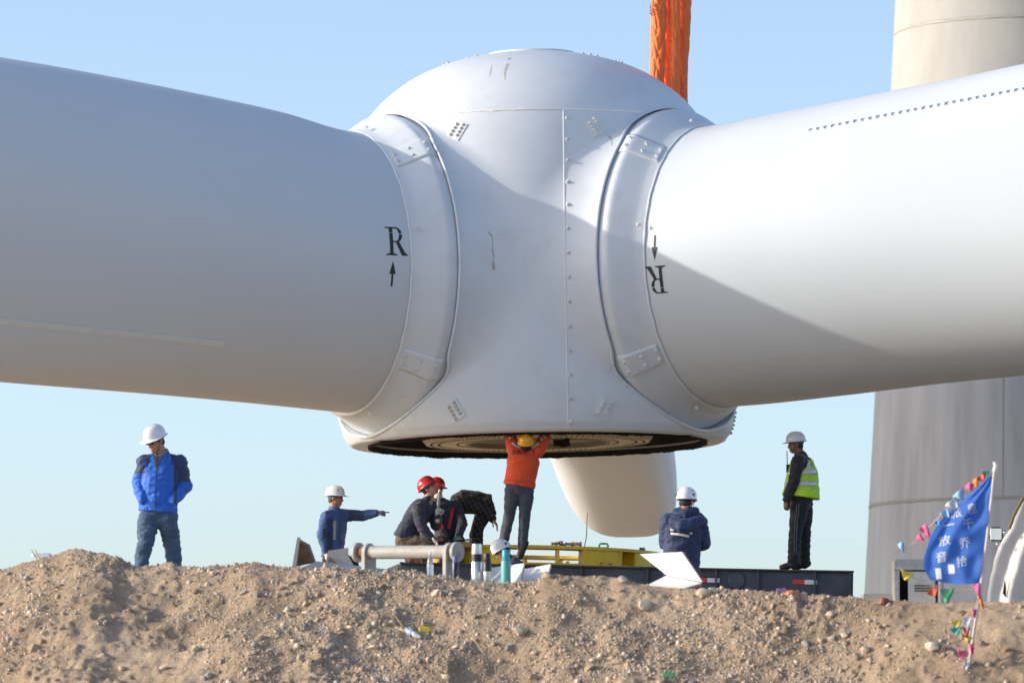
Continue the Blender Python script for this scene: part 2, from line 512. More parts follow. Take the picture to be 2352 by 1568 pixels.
for px, py, r, k in SPOT:
    p = ground_at(px, py)
    if p is None: continue
    p.z = float(ground_z(p.x, p.y)) + r * random.uniform(0.05, 0.35)
    o = link("stone", random.choice(rocks[k::4]), ground)
    o.location = p
    o.scale = (r * random.uniform(.8, 1.2), r * random.uniform(.8, 1.15), r * random.uniform(.75, 1.1))
    o.rotation_euler = (random.uniform(-.6, .6), random.uniform(-.6, .6), random.uniform(0, 6.28))

def gravel(name, n, rlo, rhi, seed):
    g = np.random.default_rng(seed)
    px = g.uniform(-60, 2420, n * 3)
    d = crest_depth(px)
    u = g.random(n * 3) ** 0.9 * 3.9 - 0.12
    y0 = d + CAMP.y - u
    x = (px - 1176) * (y0 - CAMP.y) / FOC
    yy = crest_y(x) - u
    dens = np.clip(0.22 + 1.0 * fbm(x, yy, 0.8, 3, 77) + np.interp(x, [-6, -1, 1, 6], [-.05, .05, .3, .4]), 0.04, 1)
    keep = g.random(n * 3) < dens
    x, yy = x[keep][:n], yy[keep][:n]
    m = len(x)
    z = ground_z(x, yy)
    r = rlo + (rhi - rlo) * g.random(m) ** 3.0
    base = np.array([(1, 0, 0), (-1, 0, 0), (0, 1, 0), (0, -1, 0), (0, 0, 1), (0, 0, -1), (.62, .62, .35), (-.62, -.6, .3)], float)
    bf = []
    bm = bmesh.new()
    for p in base: bm.verts.new(p)
    bmesh.ops.convex_hull(bm, input=bm.verts); bm.verts.index_update()
    bf = np.array([[v.index for v in f.verts] for f in bm.faces]); bm.free()
    q = g.normal(size=(m, 4)); q /= np.linalg.norm(q, axis=1)[:, None]
    a, b, c, d_ = q.T
    Rm = np.stack([1 - 2*(c*c + d_*d_), 2*(b*c - a*d_), 2*(b*d_ + a*c), 2*(b*c + a*d_), 1 - 2*(b*b + d_*d_), 2*(c*d_ - a*b), 2*(b*d_ - a*c), 2*(c*d_ + a*b), 1 - 2*(b*b + c*c)], -1).reshape(m, 3, 3)
    sh = base[None] * g.uniform(.6, 1.25, (m, len(base), 1)) * (r[:, None, None] * g.uniform(.7, 1.3, (m, 1, 3)))
    v = np.einsum('mij,mkj->mki', Rm, sh) + np.stack([x, yy, z + r * .12], -1)[:, None]
    f = (bf[None] + (np.arange(m) * len(base))[:, None, None]).reshape(-1, 3)
    me = mesh_np(name, v.reshape(-1, 3), f)
    pal = np.array([(.52, .395, .285), (.43, .40, .36), (.68, .58, .45), (.50, .36, .26), (.36, .30, .24), (.58, .47, .35)])
    cc = pal[g.integers(0, len(pal), m)] * g.uniform(.7, 1.2, (m, 1))
    col = np.repeat(np.concatenate([cc, np.ones((m, 1))], 1), len(base), 0)
    at = me.color_attributes.new("pebble", 'FLOAT_COLOR', 'POINT'); at.data.foreach_set("color", col.astype(np.float32).ravel())
    o = link(name, me, ground, M_gravel)
    return setp(o, kind="stuff")
M_gravel = bpy.data.materials.new("gravel"); M_gravel.use_nodes = True
_b = M_gravel.node_tree.nodes["Principled BSDF"]; _b.inputs["Roughness"].default_value = 0.9; _b.inputs["Specular IOR Level"].default_value = 0.2
_a = M_gravel.node_tree.nodes.new("ShaderNodeVertexColor"); _a.layer_name = "pebble"
M_gravel.node_tree.links.new(_a.outputs[0], _b.inputs["Base Color"])
gravel("gravel", 85000, 0.0035, 0.016, 5)
gravel("gravel", 4200, 0.010, 0.040, 6)

# ------------------------------------------------------------------ wind turbine rotor: hub shell, nose, collars, blades
RING = W(1235, 1018, 0.0)
rotor = empty("wind_turbine_rotor", RING, "white wind turbine rotor hub with three blades hanging above the trailer", "rotor")
rotor.rotation_euler = (0, rad(-0.9), 0)
RM = Matrix.Translation(RING) @ Matrix.Rotation(rad(-0.9), 4, 'Y'); RMI = RM.inverted()
AX, RS, TT = 2.28, 2.228, 2.35               # blade axis height, opening radius, opening plane distance
SEAM_Z = 4.38
YAW = 2.0
AZ = [rad(YAW), rad(YAW + 120), rad(YAW + 240)]          # back, right, left blade (clockwise from +y)
def bdir(k): return Vector((math.sin(AZ[k]), math.cos(AZ[k]), 0))
body_r = pchip([-0.1, 0.0, 0.12, 0.5, 1.5, 2.5, 3.4, 4.0, 4.38, 4.71, 4.98, 5.18, 5.33, 5.43, 5.475, 5.49],
               [2.58, 2.62, 2.70, 2.77, 2.80, 2.79, 2.70, 2.57, 2.43, 2.19, 1.88, 1.55, 1.15, 0.70, 0.32, 0.0])
def shell_parts(phi, z):
    """Radius of the shell about the hub axis and a mask of where it is the wall of a blade socket."""
    phi = np.asarray(phi, float); z = np.asarray(z, float)
    body = body_r(z); r = body.copy() if hasattr(body, 'copy') else np.array(body)
    r = r + np.zeros_like(phi); wall = np.full(r.shape, -1)
    kk = 0.34
    for k in range(3):
        dl = (phi - AZ[k] + math.pi) % (2 * math.pi) - math.pi
        dz = z - AX
        w = np.sqrt(np.clip(RS * RS - dz * dz, 0, None))
        s = np.clip(np.abs(np.sin(dl)), 1e-4, None); c = np.cos(dl)
        rs = np.where((c > 0.05) & (np.abs(dz) < RS), w / s, 0)
        rs = np.where(rs * c > TT + 0.16, 0, rs)
        h = np.clip(kk - np.abs(r - rs), 0, None) / kk
        corner = np.sqrt(TT * TT + w * w)
        fade = np.clip((corner - body) / 0.22, 0, 1); fade = fade * fade * (3 - 2 * fade)
        wall = np.where((rs > r - 0.12) & (rs > 0) & (fade > 0.0), k, wall)
        r = r + fade * (np.maximum(r, rs) + h * h * kk * 0.25 - r)
    return r, wall
def shell_rho(phi, z): return shell_parts(phi, z)[0]
NPHI = 720
def shell_mesh(name, zs, lip):
    ph = np.linspace(0, 2 * math.pi, NPHI, endpoint=False)
    PH, ZZ = np.meshgrid(ph, zs)
    RH, WL = shell_parts(PH, ZZ)
    V = np.stack([RH * np.sin(PH), RH * np.cos(PH), ZZ], -1).reshape(-1, 3)
    rows = len(zs)
    idx = np.arange(rows * NPHI).reshape(rows, NPHI); idr = np.roll(idx, -1, 1)
    f = np.stack([idx[:-1], idx[1:], idr[1:], idr[:-1]], -1).reshape(-1, 4)
    verts = [tuple(p) for p in V]; faces = [tuple(int(a) for a in q) for q in f]
    if lip:
        prev = [int(i) for i in idx[0]]
        for r, z in ((2.575, -0.02), (2.37, -0.012), (2.36, 0.06)):
            cur = []
            for q in ph:
                cur.append(len(verts)); verts.append((r * math.sin(q), r * math.cos(q), z))
            for j in range(NPHI):
                j2 = (j + 1) % NPHI
                faces.append((prev[j], prev[j2], cur[j2], cur[j]))
            prev = cur
    me = bpy.data.meshes.new(name); me.from_pydata(verts, [], faces)
    bm = bmesh.new(); bm.from_mesh(me); bm.faces.ensure_lookup_table()
    bm.verts.index_update()
    for k in range(3):
        bm.verts.index_update()
        co = np.array([v.co[:] for v in bm.verts])
        wl = shell_parts(np.arctan2(co[:, 0], co[:, 1]), co[:, 2])[1]
        wl = np.where((co[:, 0] * bdir(k).x + co[:, 1] * bdir(k).y > 0.5), wl, -1)
        on = (wl == k)
        sel = [fc for fc in bm.faces if any(on[v.index] for v in fc.verts)]
        geom = list({v for fc in sel for v in fc.verts}) + list({e for fc in sel for e in fc.edges}) + sel
        d = bdir(k)
        bmesh.ops.bisect_plane(bm, geom=geom, dist=1e-5, plane_co=d * TT, plane_no=d, clear_outer=True)
    # cut the rest of each opening: everything of the shell inside the socket cylinder
    for k in range(3):
        d = np.array(bdir(k)); e = np.array((d[1], -d[0], 0))
        bm.verts.index_update(); bm.verts.ensure_lookup_table()
        co = np.array([v.co[:] for v in bm.verts])
        ax = co @ d; la = co @ e; dz = co[:, 2] - AX
        rr_ = np.hypot(la, dz)
        ins = (ax > 0.6) & (rr_ < RS - 0.003)
        dead = [f_ for f_ in bm.faces if any(ins[v.index] for v in f_.verts)]
        rim = list({v for f_ in dead for v in f_.verts if not ins[v.index]})
        bmesh.ops.delete(bm, geom=dead, context='FACES')
        loose = [v for v in bm.verts if not v.link_faces]
        rimv = [v for v in rim if v.is_valid and v.link_faces]
        for v in rimv:
            p = np.array(v.co); l_ = p @ e; z_ = p[2] - AX; a_ = p @ d
            r_ = math.hypot(l_, z_)
            if a_ > 1.0 and r_ < RS + 0.12 and abs(a_ - TT) > 0.004:
                q_ = RS / r_; l2, z2 = l_ * q_, z_ * q_
                zz_ = AX + z2
                if lip and zz_ > SEAM_Z: z2 = SEAM_Z - AX; l2 = math.copysign(math.sqrt(max(RS * RS - z2 * z2, 0)), l_)
                if (not lip) and zz_ < SEAM_Z: z2 = SEAM_Z - AX; l2 = math.copysign(math.sqrt(max(RS * RS - z2 * z2, 0)), l_)
                br_ = float(body_r(AX + z2)); a2 = math.sqrt(max(br_ * br_ - l2 * l2, 0))
                if a_ > TT - 0.02: a2 = max(TT, a2)
                elif a_ > a2: a2 = a_
                v.co = Vector(d * a2 + e * l2 + np.array((0, 0, AX + z2)))
        bmesh.ops.delete(bm, geom=loose, context='VERTS')
        # rim wall going inwards
        be = [e_ for e_ in bm.edges if len(e_.link_faces) == 1 and all((np.array(v.co) @ d) > 1.5 and abs(math.hypot(np.array(v.co) @ e, v.co.z - AX) - RS) < 0.03 for v in e_.verts)]
        ret = bmesh.ops.extrude_edge_only(bm, edges=be)
        for v in [g_ for g_ in ret['geom'] if isinstance(g_, bmesh.types.BMVert)]:
            p = np.array(v.co); a_ = p @ d
            l_ = p @ e; z_ = p[2] - AX; q_ = (RS - 0.022) / max(math.hypot(l_, z_), 1e-6)
            v.co = Vector(d * min(a_ - 0.08, TT - 0.12) + e * (l_ * q_) + np.array((0, 0, AX + z_ * q_)))
    bmesh.ops.recalc_face_normals(bm, faces=bm.faces)
    bm.to_mesh(me); bm.free()
    shade(me, 42)
    return me
zs_shell = np.concatenate([np.linspace(0.0, 0.2, 8), np.linspace(0.2, SEAM_Z, 150)[1:]])
tq = np.linspace(0, 1, 50)
zs_nose = SEAM_Z + (5.488 - SEAM_Z) * np.sin(tq * math.pi / 2) ** 1.0
link("hub_shell", shell_mesh("hub_shell", zs_shell, True), rotor, [M_hub, M_dark])
nose = link("nose_cap", shell_mesh("nose_cap", zs_nose, False), rotor, [M_hub, M_dark])
# top plate closing the nose
tp = MB(); tp.lathe([(0.0, 5.50), (0.62, 5.47), (0.64, 5.455), (0.64, 5.42)], 40)
tp.build("top_plate", M_hub, nose, smooth=40)

def on_shell(px, py, off=0.0):
    """Local point + outward normal of the hub shell seen at (px, py)."""
    Yq = -2.6
    for _ in range(60):
        l = RMI @ W(px, py, Yq)
        ph = math.atan2(l.x, l.y)
        r = float(shell_rho(ph, l.z))
        tgt = RM @ Vector((r * math.sin(ph), r * math.cos(ph), l.z))
        Yq += (tgt.y - Yq) * 0.6
    return shell_point(ph, l.z, off)
def shell_point(ph, z, off=0.0):
    e = 1e-3
    def P(a, b):
        r = float(shell_rho(a, b)); return Vector((r * math.sin(a), r * math.cos(a), b))
    p = P(ph, z); n = (P(ph + e, z) - P(ph - e, z)).cross(P(ph, z + e) - P(ph, z - e)).normalized()
    if n.dot(Vector((p.x, p.y, 0))) < 0: n = -n
    return p + n * off, n

for k in range(3):
    d_ = bdir(k); n_ = Vector((d_.y, -d_.x, 0)); M_ = Matrix((n_, d_.cross(n_), d_)).transposed().to_4x4(); M_.translation = Vector((0, 0, AX)) + d_ * (TT - 0.31)
    q = MB(); q.lathe([(2.17, 0.0), (1.5, 0.0)], 72, M_); q.build("socket_floor", M_dark, rotor)
for k in range(3):
    d_ = bdir(k); e_ = Vector((d_.y, -d_.x, 0)); pts = []
    for j in range(240):
        th_ = 2 * math.pi * j / 240; l_, z_ = RS * math.cos(th_), RS * math.sin(th_)
        br_ = float(body_r(AX + z_)); ab_ = math.sqrt(max(br_ * br_ - l_ * l_, 0.0)); w_ = abs(l_)
        fd_ = min(max((math.sqrt(TT * TT + w_ * w_) - br_) / 0.22, 0), 1); fd_ = fd_ * fd_ * (3 - 2 * fd_)
        a_ = ab_ + fd_ * max(TT - ab_, 0) if ab_ < TT else ab_
        pts.append(d_ * (a_ - 0.004) + e_ * l_ * 1.004 + Vector((0, 0, AX + z_ * 1.004)))
    q = MB(); q.tube(pts, 0.021, 8, closed=True); q.build("socket_lip", M_hub, rotor)
# seam bead between shell and nose, vertical joint bead
def skip_openings(p):
    for k in range(3):
        d = bdir(k); ax = p.dot(d); la = p.dot(Vector((d.y, -d.x, 0)))
        if ax > .5 and math.hypot(la, p.z - AX) < RS + 0.02: return True
    return False
sb = MB(); run = []
for i in range(721):
    ph = 2 * math.pi * i / 720
    p, n = shell_point(ph, SEAM_Z + 0.006 * math.sin(i * 1.7) * (i % 3 == 0), 0.0)
    if skip_openings(p) or i == 720:
        if len(run) > 2: sb.tube(run, [0.011 + 0.008 * abs(noise.noise(q * 9.0)) for q in run], 6)
        run = []
    else: run.append(p)
sb.build("sealant_seam", M_bead, rotor)
jb = MB(); jpts = []
for j in range(60):
    py = 252 + (982 - 252) * j / 59
    p, n = on_shell(1294 + (1305 - 1294) * ((py - 250) / 735) ** 1.2, py, 0.0)
    jpts.append(p)
jb.tube(jpts, 0.009, 6)
jb.build("panel_joint", M_bead, rotor)
# bolts
def bolt_mesh(name, r, m, rough=False):
    b = MB()
    b.lathe([(r * 1.55, 0.0), (r * 1.5, r * .22), (r * 1.05, r * .34)], 12)
    b.lathe([(r * 1.02, r * .3), (r * 1.0, r * .85), (r * .78, r * 1.02)], 6)
    b.lathe([(r * .55, r * 1.0), (r * .5, r * 1.45), (0.0, r * 1.6)], 8)
    me = b.mesh(name, 30); me.materials.append(m); return me
BOLT = bolt_mesh("bolt", 0.019, M_bolt); BOLTC = bolt_mesh("bolt", 0.022, M_boltcap)
def place(me, name, p, n, parent, spin=0.0):
    o = link(name, me, parent)
    q = Vector(n).to_track_quat('Z', 'Y')
    o.rotation_mode = 'QUATERNION'; o.rotation_quaternion = q
    o.location = p
    return o
for py in (272, 320, 368, 418, 470, 525, 580, 636, 692, 750, 805, 861, 915, 968):
    p, n = on_shell(1302 + 9 * (py - 270) / 700, py, 0.0)
    place(BOLTC, "bolt", p, n, rotor)
# four bolted plates
plates = [(1050, 299, 26, M_bolt), (1366, 291, -26, M_boltcap), (1045, 942, -27, M_bolt), (1388, 937, 28, M_boltcap)]
for cx_, cy_, ang, bm_ in plates:
    c, n = on_shell(cx_, cy_)
    up = (Vector((0, 0, 1)) - n * n.z).normalized(); rt = up.cross(n)
    a = rad(ang); u_ = up * math.cos(a) + rt * math.sin(a); r_ = rt * math.cos(a) - up * math.sin(a)
    h, w_ = 0.135, 0.105
    me = MB(); me.prism([c + u_ * sy * h + r_ * sx * w_ - n * 0.006 for sx, sy in ((-1, -1), (1, -1), (1, 1), (-1, 1))], n * 0.016)
    pl = me.build("bolt_plate", M_hub, rotor, smooth=30)
    for sx in (-1, 1):
        for j in range(4):
            off = (j - 1.5) * 0.056 + sx * 0.014
            place(BOLT if bm_ is M_bolt else BOLTC, "bolt", c + u_ * off + r_ * sx * 0.048 + n * 0.010, n, pl)
# bolt clusters on the nose rim
for px, py in ((1005, 150), (1014, 148), (1022, 146), (1078, 134), (1090, 131), (1104, 129), (1133, 122), (1205, 116), (1280, 118), (1320, 127), (1333, 128), (1345, 130), (1357, 132), (1412, 140), (1424, 143), (1436, 146)):
    l = RMI @ W(px, py + 4, 0.0)
    p, n = shell_point(math.atan2(l.x, -0.25 - 0.2 * random.random()), min(max(l.z - 0.02, 4.5), 5.45), 0.0)
    place(BOLT, "bolt", p, n, nose)
# bottom edge bolt cluster at the right rim
for j in range(6):
    p, n = shell_point(math.radians(92 + (j % 2) * 1.6), 0.10 + 0.055 * j, 0.0)
    place(BOLT, "bolt", p, n, rotor)

# interior seen from below
it = MB(); it.lathe([(2.36, 0.06), (2.45, 0.30), (2.45, 1.3), (0.0, 1.3)], 72)
it.build("inner_lining", M_dark, rotor, smooth=40)
br = MB()
N_ = 1500
for rr_, dz_ in ((2.365, 0.0), (2.34, 0.012)):
    vs_, fs_ = [], []
    for j in range(N_):
        q = 2 * math.pi * j / N_
        zz = -0.040 - 0.010 * random.random() - 0.022 * abs(noise.noise(Vector((math.cos(q) * 9, math.sin(q) * 9, rr_)))) - (0.012 if random.random() < .05 else 0)
        for r_, z_ in ((rr_ + .012, 0.03), (rr_, zz + dz_), (rr_ - 0.012, 0.03)):
            vs_.append((r_ * math.cos(q), r_ * math.sin(q), z_))
    for j in range(N_):
        j2 = (j + 1) % N_
        for a in (0, 1): fs_.append((j * 3 + a, j2 * 3 + a, j2 * 3 + a + 1, j * 3 + a + 1))
    br.add(vs_, fs_)
br.build("brush_seal", M_brush, rotor, smooth=None)
fl = MB(); fl.lathe([(1.78, 0.62), (1.72, 0.25), (1.60, 0.05), (1.56, 0.0), (1.02, 0.0), (1.0, 0.03), (1.0, 0.4), (0.0, 0.45)], 96)
casting = fl.build("hub_casting", M_cast, rotor, smooth=35)
holes = MB()
for ring, n_ in ((1.49, 110), (1.38, 110), (1.12, 96)):
    for j in range(n_):
        q = 2 * math.pi * (j + (.5 if ring < 1.4 else 0)) / n_
        holes.box((ring * math.cos(q), ring * math.sin(q), -0.001), (0.032, 0.032, 0.006), Matrix.Rotation(q, 3, 'Z'))
setp(holes.build("bolt_holes", M_dark, casting, smooth=None), kind="stuff")
fg = MB(); fg.lathe([(1.0, -0.02), (1.02, 0.0)], 96); fg.lathe([(0.98, 0.05), (0.96, -0.015), (1.0, -0.02)], 96)
fg.build("inner_rim", mat("casting grey", (.30, .30, .27), .6), casting, smooth=35)
# brackets and black flap inside
for (xx, yy, sx, rz) in ((-1.95, -0.45, 0.32, 12), (1.95, -0.75, 0.22, -20), (2.0, 0.3, .3, 30)):
    b = MB(); b.box((xx, yy, 0.17), (sx, 0.12, 0.10), Matrix.Rotation(rad(rz), 3, 'Z'), bevel=.02); b.build("bracket", M_cast, rotor, smooth=30)
fb = MB()
vs_, fs_ = [], []
for j in range(9):
    for i in range(7):
        xx = 0.33 + (i - 3) * 0.038 + 0.01 * math.sin(j); zz = 0.06 - j * 0.022
        vs_.append((xx, -0.95 + 0.02 * math.sin(i * 1.9 + j * .5), zz + 0.012 * math.sin(i * 1.4) * (j == 8)))
for j in range(8):
    for i in range(6): fs_.append((j * 7 + i, j * 7 + i + 1, j * 7 + i + 8, j * 7 + i + 7))
fb.add(vs_, fs_)
flap = fb.build("black_flap", mat("black cloth", (.012, .012, .013), .85), rotor); sm = flap.modifiers.new("thick", 'SOLIDIFY'); sm.thickness = 0.012

# collars
coll_prof = [(2.19, -0.36), (2.192, -0.02), (2.199, 0.012), (2.206, 0.03), (2.207, 0.125), (2.203, 0.148), (2.19, 0.175), (2.17, 0.205), (2.045, 0.39), (2.01, 0.44), (1.985, 0.485), (1.968, 0.53), (1.95, 0.57), (1.90, 0.57)]
def axis_matrix(k):
    d = bdir(k); z = Vector((0, 0, 1)); side = d.cross(z)
    # local z -> blade axis, local x -> camera-facing horizontal normal, local y -> up/down
    n = Vector((d.y, -d.x, 0))
    if n.y > 0: n = -n
    y = d.cross(n)
    M = Matrix((n, y, d)).transposed().to_4x4()
    M.translation = Vector((0, 0, AX))
    return M
def profile_at(s):
    ss = [q[1] for q in coll_prof]; rr = [q[0] for q in coll_prof]
    return float(np.interp(s, ss, rr))
COLLAR = {}
for k in range(3):
    M = axis_matrix(k) @ Matrix.Translation((0, 0, TT))
    c = MB(); c.lathe(coll_prof, 160, M)
    co = c.build("blade_collar", M_hub, rotor, smooth=28); COLLAR[k] = co
    bd = MB()
    pts = [M @ Vector((1.945 * math.cos(q), 1.945 * math.sin(q), 0.575 + 0.004 * math.sin(q * 31))) for q in np.linspace(0, 2 * math.pi, 200, endpoint=False)]
    bd.tube(pts, [0.013 + 0.008 * abs(noise.noise(p * 6)) for p in pts], 6, closed=True)
    bd.build("sealant_ring", M_bead, co)
    if k == 0: continue
    ysgn = 1 if (M.to_3x3() @ Vector((0, 1, 0))).z > 0 else -1
    for cen in (46.5, -41.0):
        cen_a = rad(cen) * ysgn
        hw = rad(4.6)
        v_, f_ = [], []
        S_ = np.linspace(0.03, 0.53, 24); A_ = np.linspace(cen_a - hw, cen_a + hw, 10)
        for s_ in S_:
            for a_ in A_:
                r_ = profile_at(s_) + 0.010
                v_.append(M @ Vector((r_ * math.cos(a_), r_ * math.sin(a_), s_)))
        na = len(A_)
        for i in range(len(S_) - 1):
            for j in range(na - 1): f_.append((i * na + j, i * na + j + 1, (i + 1) * na + j + 1, (i + 1) * na + j))
        sp = MB(); sp.add(v_, f_)
        so = sp.build("splice_plate", M_hub, co, smooth=30)
        md = so.modifiers.new("thick", 'SOLIDIFY'); md.thickness = 0.02; md.offset = 0
        eb = MB()
        for e_ in (A_[0], A_[-1]):
            eb.tube([M @ Vector(((profile_at(s_) + .012) * math.cos(e_), (profile_at(s_) + .012) * math.sin(e_), s_)) for s_ in S_], 0.007 if (e_ == A_[0]) else 0.010, 6)
        eb.build("sealant_line", M_bead, co)
        for s_ in (0.11, 0.32, 0.50):
            for da in (-0.45, 0.45):
                a_ = cen_a + hw * da
                r_ = profile_at(s_) + 0.016
                p = M @ Vector((r_ * math.cos(a_), r_ * math.sin(a_), s_)); n = M.to_3x3() @ Vector((math.cos(a_), math.sin(a_), 0))
                place(BOLTC, "bolt", p, n, co)
    for a_ in (12, -75, 75):
        a2 = rad(a_) * ysgn
        p = M @ Vector((2.03 * math.cos(a2), 2.03 * math.sin(a2), 0.52)); place(BOLTC, "bolt", p, M.to_3x3() @ Vector((math.cos(a2), math.sin(a2), .6)).normalized(), co)

# blades
blade_tab = {
    2: dict(zt=pchip([2.6, 3.1, 4.1, 5.4, 6.66, 7.9, 12, 18, 30, 50, 70], [AX + 1.93, AX + 1.965, 4.46, 4.66, 4.83, 4.975, 5.30, 5.5, 5.9, 6.9, 8.1]),
            zb=pchip([2.6, 3.1, 4.5, 6.07, 7.94, 12, 18, 30, 50, 70], [AX - 1.93, 0.385, 0.48, 0.57, 0.66, 0.9, 1.6, 3.0, 5.4, 8.0]), te=-1),
    1: dict(zt=pchip([2.6, 3.1, 4.16, 5.55, 6.91, 7.92, 12, 18, 30, 50, 70], [AX + 1.93, AX + 1.935, 4.31, 4.44, 4.57, 4.68, 5.0, 5.2, 5.6, 6.7, 8.1]),
            zb=pchip([2.6, 3.3, 4.76, 6.13, 7.81, 12, 18, 30, 50, 70], [AX - 1.93, 0.355, 0.41, 0.48, 0.54, 0.8, 1.5, 3.0, 5.4, 8.0]), te=1),
    0: dict(zt=pchip([2.6, 3.2, 8, 14, 22, 30, 45, 70], [AX + 1.93, AX + 1.93, 4.3, 4.4, 4.6, 5.0, 6.0, 7.8]),
            zb=pchip([2.6, 3.2, 5, 6.2, 8, 10, 12, 15, 18, 22, 30, 45, 70], [AX - 1.93, AX - 1.93, 0.345, .25, -.04, -.41, -.65, -.54, -.31, .12, 1.43, 4.2, 7.7]), te=-1)}
blade_th = pchip([2.6, 3.2, 5, 8, 12, 18, 30, 45, 70], [1.93, 1.93, 1.86, 1.62, 1.22, .92, .58, .34, .06])
blade_shear = pchip([2.6, 3.6, 5, 8, 12, 18, 30, 45, 70], [0, .08, .48, .95, 1.10, 1.1, .9, .6, .1])
blade_th0 = pchip([2.6, 3.2, 6, 9, 12, 18, 30, 45, 70], [1.93, 1.93, 1.28, 1.05, 1.0, .78, .5, .3, .06])
blade_mix = pchip([3, 6, 9, 13, 20, 70], [0, .10, .35, .85, 1, 1])
blade_mix0 = pchip([3, 4.5, 6, 8, 70], [0, .45, .85, 1, 1])
def half_thick(u, b, te):
    uu = u if te < 0 else 1 - u
    e = 2 * np.sqrt(np.clip(uu * (1 - uu), 0, None))
    a = (0.2969 * np.sqrt(np.clip(uu, 0, 1)) - .126 * uu - .3516 * uu**2 + .2843 * uu**3 - .1036 * uu**4) / .1
    return e * (1 - b) + np.clip(a, 0, None) * b
def blade_n(k):
    d = bdir(k); n = Vector((d.y, -d.x, 0))
    return -n if n.y > 0 else n
def blade_point(k, t, z, off=0.0):
    """Local point on the camera-facing side of blade k at span t and height z."""
    T_ = blade_tab[k]
    def P(t_, z_):
        zt, zb = float(T_['zt'](t_)), float(T_['zb'](t_))
        u = min(max((zt - z_) / (zt - zb), 0.001), .999)
        h = float(blade_th(t_)) * float(half_thick(u, float(blade_mix(t_)), T_['te']))
        return bdir(k) * t_ + blade_n(k) * h + Vector((0, 0, z_))
    p = P(t, z); e = 0.01
    n = (P(t + e, z) - P(t - e, z)).cross(P(t, z + e) - P(t, z - e)).normalized()
    if n.dot(blade_n(k)) < 0: n = -n
    return p + n * off
def on_blade(k, px, py):
    """(t, z) of blade k's camera-facing side seen at (px, py)."""
    Yq = -3.0
    for _ in range(80):
        l = RMI @ W(px, py, Yq)
        d, n = bdir(k), blade_n(k)
        # solve t from x at current depth
        t = max(l.dot(d), 2.7)
        p = RM @ blade_point(k, t, l.z)
        Yq += (p.y - Yq) * 0.4
    return t, l.z
BLADES = {}
for k in (2, 1, 0):
    T_ = blade_tab[k]
    ts = np.concatenate([np.linspace(2.62, 9, 60), np.linspace(9, 32, 60)[1:], np.linspace(32, 70, 30)[1:]])
    na = 96
    aa = np.linspace(0, 2 * math.pi, na, endpoint=False)
    d, n = bdir(k), blade_n(k)
    V = []
    for t in ts:
        zt, zb = float(T_['zt'](t)), float(T_['zb'](t)); b = float((blade_mix if k else blade_mix0)(t)); th = float(blade_th(t))
        u = (1 - np.cos(aa)) / 2
        h = th * half_thick(u, b, T_['te']) * np.where(aa <= math.pi, 1, -1)
        if k == 0:
            s0 = min(max((t - 3.2) / 6.0, 0), 1) * (1 - min(max((t - 22) / 20, 0), 1) * .8)
            pw_ = 2 + 1.7 * s0
            h = float(blade_th0(t)) * np.clip(1 - np.abs(2 * u - 1) ** pw_, 0, None) ** (1 / pw_) * np.where(aa <= math.pi, 1, -1)
        z = zt + (zb - zt) * u
        if k == 0: h = h - float(blade_shear(t)) * u ** 0.9 * (1 if n.x < 0 else -1)
        for hh, zz in zip(h, z): V.append(d * t + n * float(hh) + Vector((0, 0, float(zz))))
    F = []
    for i in range(len(ts) - 1):
        for j in range(na):
            j2 = (j + 1) % na
            F.append((i * na + j, i * na + j2, (i + 1) * na + j2, (i + 1) * na + j))
    F.append(tuple((len(ts) - 1) * na + j for j in range(na)))
    m = MB(); m.add(V, F)
    BLADES[k] = m.build("blade", M_blade, rotor, smooth=60)

# vortex generator strips
def strip(k, a, b, nseg, hgt, vanes, pw, th=.011):
    (t0, z0), (t1, z1) = on_blade(k, *a), on_blade(k, *b)
    t2 = t1 + (t1 - t0) * 0.25; z2 = z1 + (z1 - z0) * 0.25
    N = int(nseg * 1.25)
    upv = 1 if True else -1
    for i in range(N):
        f0, f1 = i / nseg + 0.0012, (i + 1) / nseg - 0.0012
        m = MB(); vs_, fs_ = [], []
        for j in range(7):
            f = f0 + (f1 - f0) * j / 6
            t, z = t0 + (t1 - t0) * f, z0 + (z1 - z0) * f
            vs_ += [blade_point(k, t, z + hgt, .001), blade_point(k, t, z + hgt * .9, th), blade_point(k, t, z + hgt * .75, th * .4), blade_point(k, t, z, th * .45), blade_point(k, t, z - hgt * .08, .001)]
        for j in range(6):
            for q in range(4): fs_.append((j * 5 + q, j * 5 + q + 1, j * 5 + q + 6, j * 5 + q + 5))
        m.add(vs_, fs_)
        for fe in (f0, f1):
            te_, ze_ = t0 + (t1 - t0) * fe, z0 + (z1 - z0) * fe
            m.tube([blade_point(k, te_, ze_ + hgt * .9, .010), blade_point(k, te_ - .01, ze_, .008)], .006, 5)
        for v in range(vanes):
            for sg in (-1, 1):
                f = f0 + (f1 - f0) * (v + .5) / vanes
                tc_ = t0 + (t1 - t0) * f; zc_ = z0 + (z1 - z0) * f
                dt = pw * .5
                pa = blade_point(k, tc_ + sg * dt * .45, zc_ + hgt * .85, .008); pb = blade_point(k, tc_ + sg * dt, zc_ + hgt * .12, .008)
                pc = blade_point(k, tc_ + sg * dt, zc_ + hgt * .12, .036)
                w_ = bdir(k) * 0.004
                m.add([pa - w_, pb - w_, pc - w_, pa + w_, pb + w_, pc + w_], [(0, 1, 2), (3, 5, 4), (0, 3, 4, 1), (1, 4, 5, 2), (2, 5, 3, 0)])
        m.build("vortex_strip", M_strip, BLADES[k], smooth=20)
M_strip = mat("vortex strip plastic", (0.71, 0.76, 0.77), 0.3)
strip(2, (514, 796), (0, 744), 8.4, 0.060, 0, 0.09)
strip(1, (1858, 303), (2352, 207), 9.4, 0.045, 3, 0.115)

